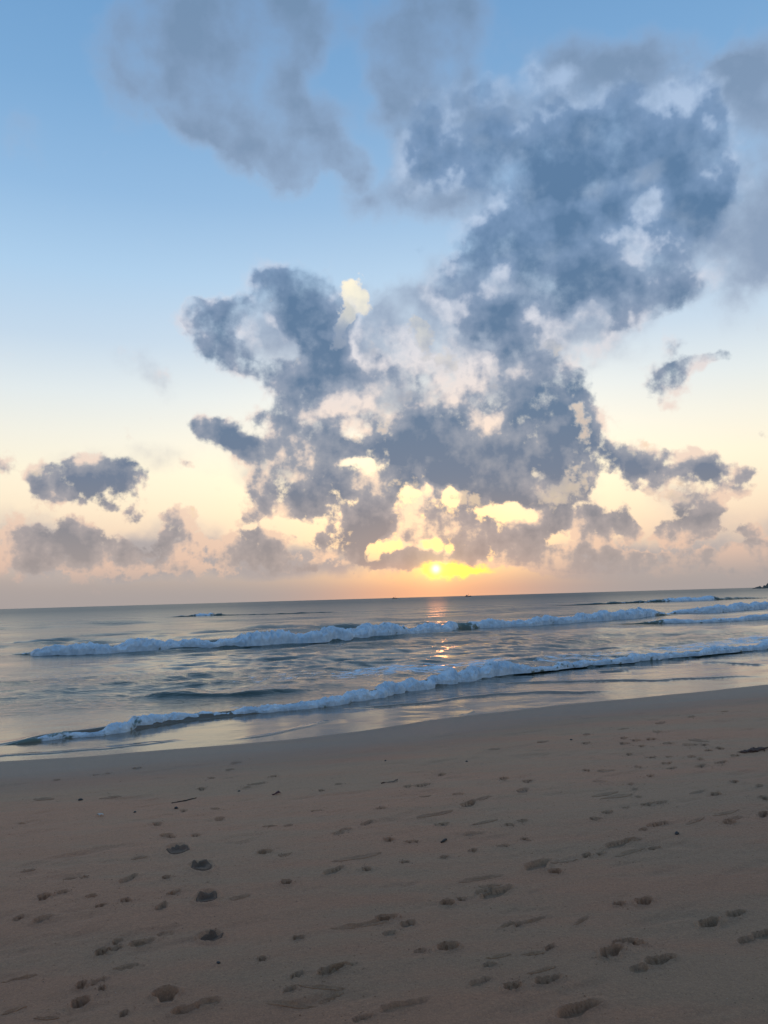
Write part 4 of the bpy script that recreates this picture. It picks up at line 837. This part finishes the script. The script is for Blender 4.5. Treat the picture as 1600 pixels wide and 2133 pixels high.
# ------------------------------------------------------------------ headland
def flat_material(name, c1, c2, scale, rough=0.85, b=0.3, bd=0.05):
    m, n, out = material(name)
    geo = n.new('ShaderNodeNewGeometry')
    x = n.noise(geo.outputs['Position'], scale, 5.0, 0.6)
    c = n.mix(n.mr(x, 0.35, 0.65), c1, c2)
    n.put(out.inputs[0], principled(n, c, rough, bump(n, x, b, bd)))
    return m
SCRUB = flat_material('headland_scrub', (0.030, 0.036, 0.028, 1), (0.062, 0.058, 0.050, 1), 0.12, 0.9, 0.5, 2.0)
na, nd = 420, 26
haz = np.linspace(25.0, 52.0, na)
crest_h = np.interp(haz, [25.0, 25.25, 25.45, 25.7, 25.9, 26.3, 27.2, 29, 33, 40, 52], [-2, 0.5, 3.4, 4.6, 4.0, 9.5, 20, 34, 52, 60, 70])
crest_h = crest_h + (fbm(haz * 9, haz * 0, 88, 4) - 0.5) * np.clip(crest_h, 0, 9) * 1.1
dd = np.linspace(-1, 1, nd)
hr = 1600 + (haz[:, None] - 25) * -8 + dd[None] * np.interp(haz, [25, 27, 52], [30, 90, 300])[:, None]
hz = crest_h[:, None] * (1 - np.abs(dd)[None] ** 1.7) - 0.8
hx = hr * np.sin(np.radians(haz))[:, None]; hy = hr * np.cos(np.radians(haz))[:, None]
hz = hz + (fbm(hx / 6, hy / 6, 91, 4) - 0.5) * np.clip(hz, 0, 5) * 0.8
land = mesh_object('headland', np.stack([hx.ravel(), hy.ravel(), hz.ravel()], 1), grid_faces(na, nd), SCRUB)
land['kind'] = 'structure'; land['label'] = 'low dark wooded headland on the horizon at the right edge'

# ------------------------------------------------------------------ boats on the horizon
PAINT = flat_material('boat_paint', (0.10, 0.10, 0.11, 1), (0.15, 0.14, 0.14, 1), 0.6, 0.5)
CABIN = flat_material('cabin_paint', (0.22, 0.20, 0.20, 1), (0.28, 0.26, 0.25, 1), 0.6, 0.5)
def box(cx, cy, cz, w, d, h, taper=1.0):
    v = [(cx + sx_ * w / 2 * (taper if k else 1), cy + sy_ * d / 2 * (taper if k else 1), cz + (h if k else 0)) for k in (0, 1) for sx_, sy_ in ((-1, -1), (1, -1), (1, 1), (-1, 1))]
    f = [(3, 2, 1, 0), (4, 5, 6, 7)] + [(i, (i + 1) % 4, (i + 1) % 4 + 4, i + 4) for i in range(4)]
    return v, f
def tube(points, radii, seg=6):
    pts = [Vector(p) for p in points]; v = []; f = []
    for i, p in enumerate(pts):
        d = (pts[min(i + 1, len(pts) - 1)] - pts[max(i - 1, 0)]).normalized()
        a = d.orthogonal().normalized(); b = d.cross(a)
        for k in range(seg):
            an = 2 * math.pi * k / seg
            v.append(tuple(p + (a * math.cos(an) + b * math.sin(an)) * radii[i]))
    for i in range(len(pts) - 1):
        for k in range(seg):
            f.append((i * seg + k, i * seg + (k + 1) % seg, (i + 1) * seg + (k + 1) % seg, (i + 1) * seg + k))
    f.append(tuple(range(seg))[::-1]); f.append(tuple(range((len(pts) - 1) * seg, len(pts) * seg)))
    return v, f
def boat(az_, dist, length, label):
    root = bpy.data.objects.new('fishing_boat', None); scene.collection.objects.link(root)
    root.location = (dist * math.sin(R(az_)), dist * math.cos(R(az_)), 0)
    root.rotation_euler = (0, 0, R(8))
    tag(root, label, 'boat', 'boats on the horizon')
    v = []; f = []
    st = np.linspace(-1, 1, 11)
    for s in st:
        w = 0.16 * length * (1 - max(0, s) ** 2.4 * 0.97) * (1 - max(0, -s) ** 4 * 0.35)
        sheer = 0.10 * length * (1 + 0.55 * s * s + 0.25 * s)
        for (a, b) in ((-1, sheer), (-0.8, 0.3 * sheer), (0, -0.06 * length), (0.8, 0.3 * sheer), (1, sheer)):
            v.append((s * length / 2, a * w, b))
    for i in range(10):
        for j in range(4): f.append((i * 5 + j, i * 5 + j + 1, i * 5 + j + 6, i * 5 + j + 5))
        f.append((i * 5 + 4, i * 5, i * 5 + 5, i * 5 + 9))
    f.append((0, 4, 3, 2, 1)); f.append((50, 51, 52, 53, 54))
    mesh_object('hull', v, f, PAINT, root, smooth=False)
    v, f = box(-0.2 * length, 0, 0.1 * length, 0.26 * length, 0.2 * length, 0.17 * length, 0.88)
    mesh_object('cabin', v, f, CABIN, root, smooth=False)
    v, f = tube([(0.1 * length, 0, 0.08 * length), (0.1 * length, 0, 0.5 * length)], [0.02 * length, 0.012 * length])
    mesh_object('mast', v, f, PAINT, root)
    return root
boat(0.62, 1900, 13.0, 'tiny dark fishing boat on the horizon left of the sun')
boat(6.02, 1900, 15.0, 'tiny dark fishing boat on the horizon right of the sun')

# ------------------------------------------------------------------ litter on the sand
STONE = flat_material('dark_stone', (0.018, 0.016, 0.015, 1), (0.04, 0.035, 0.03, 1), 60, 0.6)
BARK = flat_material('wet_twig', (0.020, 0.014, 0.010, 1), (0.045, 0.032, 0.022, 1), 80, 0.75)
REDWEED = flat_material('red_weed', (0.055, 0.010, 0.008, 1), (0.09, 0.02, 0.014, 1), 60, 0.5)
BROWNWEED = flat_material('brown_weed', (0.050, 0.022, 0.014, 1), (0.11, 0.05, 0.03, 1), 40, 0.6)
SHELL = flat_material('shell', (0.36, 0.32, 0.27, 1), (0.50, 0.46, 0.40, 1), 90, 0.4)
def at_sand(x, y):
    return float(sand_height(np.array([x]), np.array([y]))[0][0])
def pebble(x, y, d, label, seed, mat=STONE):
    r = np.random.default_rng(seed); nu, nv = 10, 7
    v = [(0, 0, -1)]
    for j in range(1, nv):
        p = -math.pi / 2 + math.pi * j / nv
        v += [(math.cos(p) * math.cos(2 * math.pi * i / nu), math.cos(p) * math.sin(2 * math.pi * i / nu), math.sin(p)) for i in range(nu)]
    v.append((0, 0, 1)); v = np.array(v)
    sc = 1 + 0.28 * (fbm(v[:, 0] * 1.4 + seed, v[:, 1] * 1.4 + v[:, 2], seed, 3)[:, None] - 0.5) * 2
    v = v * sc * np.array([d / 2, d / 2 * r.uniform(0.65, 0.9), d / 2 * r.uniform(0.45, 0.65)])
    f = [(0, 1 + (i + 1) % nu, 1 + i) for i in range(nu)]
    for j in range(nv - 2):
        f += [(1 + j * nu + i, 1 + j * nu + (i + 1) % nu, 1 + (j + 1) * nu + (i + 1) % nu, 1 + (j + 1) * nu + i) for i in range(nu)]
    last = len(v) - 1; b0 = 1 + (nv - 2) * nu
    f += [(last, b0 + i, b0 + (i + 1) % nu) for i in range(nu)]
    o = mesh_object('pebble', v, f, mat)
    o.location = (x, y, at_sand(x, y) + 0.12 * d); o.rotation_euler = (0, 0, r.uniform(0, 3))
    return tag(o, label, 'pebble', 'dark pebbles on the sand')
PEB = {'pebble_a': 'black pebble alone on the damp sand far left below the water edge',
       'pebble_b': 'small dark pebble on smooth damp sand right of the middle',
       'pebble_c': 'small dark pebble on the damp sand in the middle',
       'pebble_d': 'dark pebble just above the trail of black pits',
       'pebble_e': 'round dark pebble among the footprints at right',
       'pebble_f': 'tiny dark pebble below the lowest round black pit',
       'pebble_g': 'small upright dark pebble at right near the upper row of tracks',
       'pebble_h': 'tiny dark pebble left of the red scrap of weed',
       'pebble_i': 'dark pebble between the pale shell and the thin twig'}
for i, (k, lab) in enumerate(PEB.items()):
    x, y, d = LITTER[k]
    pebble(x, y, max(d * 1.1, 0.02), lab, 30 + i)
def twig(x, y, length, ang, rad_, label, seed, mat=BARK, name='twig', cat='twig'):
    r = np.random.default_rng(seed); pts = []; n = 9
    for i in range(n):
        t = i / (n - 1) - 0.5
        px_, py_ = x + math.cos(R(ang)) * t * length, y + math.sin(R(ang)) * t * length
        px_ += r.normal(0, 0.02 * length); py_ += r.normal(0, 0.02 * length)
        pts.append((px_, py_, at_sand(px_, py_) + rad_ * 0.6))
    v, f = tube(pts, [rad_ * (0.45 + 0.55 * math.sin(math.pi * (0.12 + 0.76 * i / (n - 1)))) * r.uniform(0.85, 1.15) for i in range(n)], 7)
    o = mesh_object(name, v, f, mat)
    return tag(o, label, cat)
x, y, L = LITTER['twig_short']; twig(x, y, L * 1.5, 60, 0.009, 'short thick black twig lying on the sand in the middle', 5)
x, y, L = LITTER['twig_thin']; twig(x, y, L * 1.5, 48, 0.006, 'thin dark twig on the sand above the black pits at left', 6)
x, y, L = LITTER['strand']; twig(x, y, L * 1.1, 40, 0.008, 'dark strand of seaweed along the edge of the damp sand in the middle', 7, BROWNWEED, 'seaweed_strand', 'seaweed')
x, y, L = LITTER['red_scrap']
v = []; f = []
for k, (t0, hgt, wd) in enumerate(((-0.5, 0.15, 0.22), (-0.2, 0.2, 0.16), (0.1, 0.45, 0.34), (0.35, 0.6, 0.42), (0.55, 0.3, 0.3))):
    for s in (-1, -0.4, 0.4, 1):
        v.append((t0 * L * 1.1, s * wd * L * 0.6, hgt * L * 0.75 * (1 - 0.55 * s * s)))
nv_ = len(v)
v += [(a * 0.98, b * 0.9, c - 0.05 * L) for a, b, c in v]
for k in range(4):
    for s in range(3):
        q = (k * 4 + s, k * 4 + s + 1, k * 4 + s + 5, k * 4 + s + 4)
        f.append(q); f.append(tuple(i + nv_ for i in q[::-1]))
for k in range(4):
    f.append((k * 4, k * 4 + 4, k * 4 + 4 + nv_, k * 4 + nv_)); f.append((k * 4 + 3 + nv_, k * 4 + 7 + nv_, k * 4 + 7, k * 4 + 3))
for s in range(3):
    f.append((s, s + nv_, s + 1 + nv_, s + 1)); f.append((16 + s + 1, 16 + s + 1 + nv_, 16 + s + nv_, 16 + s))
o = mesh_object('seaweed_scrap', v, f, REDWEED)
o.location = (x, y, at_sand(x, y) + 0.002); o.rotation_euler = (0, 0, R(35))
tag(o, 'curled dark red scrap of weed on the sand left of the middle', 'seaweed')
x, y, L = LITTER['shell']
v = []; f = []
for j in range(5):
    for i in range(7):
        a = math.pi * (i / 6 - 0.5) * 0.9; rr_ = j / 4
        v.append((rr_ * math.cos(a) * L * 0.7, rr_ * math.sin(a) * L * 0.7, (math.sin(rr_ * math.pi * 0.9) * 0.3 + 0.02 * (i % 2)) * L))
f = [tuple(int(i) for i in q) for q in grid_faces(5, 7)]
o = mesh_object('shell', v, f, SHELL)
sm = o.modifiers.new('thickness', 'SOLIDIFY'); sm.thickness = 0.002
o.location = (x, y, at_sand(x, y) + 0.004); o.rotation_euler = (0, 0, R(70))
tag(o, 'small pale broken shell on the damp sand at left', 'shell')
# brown seaweed clump at the right edge
x, y, L = LITTER['clump']
root = bpy.data.objects.new('seaweed_clump', None); scene.collection.objects.link(root)
root.location = (x, y, 0)
tag(root, 'flat reddish brown clump of seaweed at the right edge of the sand', 'seaweed')
V = []; Fc = []
for k in range(60):
    ca_ = R(rng.uniform(-10, 70)); px_, py_ = rng.normal(0, 0.30 * L), rng.normal(0, 0.10 * L)
    px_, py_ = px_ * ALONG[0] - py_ * ALONG[1], px_ * ALONG[1] + py_ * ALONG[0]
    ln = rng.uniform(0.10, 0.32) * L; pts = []
    g = at_sand(x + px_, y + py_)
    for i in range(6):
        t = i / 5 - 0.5
        pts.append((px_ + math.cos(ca_ + t) * t * ln, py_ + math.sin(ca_ + t * 1.3) * t * ln, g + 0.006 + rng.uniform(0, 0.02) * (1 - abs(t) * 1.6)))
    v, f = tube(pts, [0.003, 0.006, 0.008, 0.008, 0.006, 0.003], 5)
    b0 = len(V); V += v; Fc += [tuple(i + b0 for i in q) for q in f]
mesh_object('strands', V, Fc, BROWNWEED, root)

# loose crumbs of sand and shell flecks, too many to count
def crumbs(name, count, mat, lo, hi, near_prints, label):
    base = np.array([(1, 0, 0), (0, 1, 0), (-1, 0, 0), (0, -1, 0), (0, 0, 1), (0, 0, -1)], float)
    fb = np.array([(0, 1, 4), (1, 2, 4), (2, 3, 4), (3, 0, 4), (1, 0, 5), (2, 1, 5), (3, 2, 5), (0, 3, 5)])
    k = int(count * near_prints)
    pi = rng.integers(0, len(PRINTS), k); pa = np.array([(p[0], p[1], p[2]) for p in PRINTS])[pi]
    x = pa[:, 0] + rng.normal(0, 1, k) * pa[:, 2] * 1.3; y = pa[:, 1] + rng.normal(0, 1, k) * pa[:, 2] * 1.3
    a = np.radians(rng.uniform(-32, 32, count - k)); r = np.exp(rng.uniform(math.log(2.6), math.log(14), count - k))
    x = np.concatenate([x, r * np.sin(a)]); y = np.concatenate([y, r * np.cos(a)])
    z, s = sand_height(x, y)
    ok = s > 1.2; x, y, z = x[ok], y[ok], z[ok]
    size = np.exp(rng.uniform(math.log(lo), math.log(hi), len(x))) * (0.6 + 0.08 * np.hypot(x, y))
    V = np.stack([x, y, z], 1)[:, None] + base[None] * size[:, None, None] * rng.uniform(0.6, 1.2, (len(x), 6, 1)) * np.array([1, 1, 0.7])
    Fz = fb[None] + 6 * np.arange(len(x))[:, None, None]
    o = mesh_object(name, V.reshape(-1, 3), Fz.reshape(-1, 3), mat, smooth=False)
    o['kind'] = 'stuff'; o['label'] = label
    return o
crumbs('sand_crumbs', 5000, SAND_PRINT, 0.0018, 0.006, 0.7, 'loose crumbs of damp sand scattered round the prints')
crumbs('dark_specks', 700, STONE, 0.0015, 0.004, 0.3, 'dark specks of weed and grit on the sand')
crumbs('shell_flecks', 260, SHELL, 0.0010, 0.0022, 0.0, 'pale flecks of broken shell on the sand')
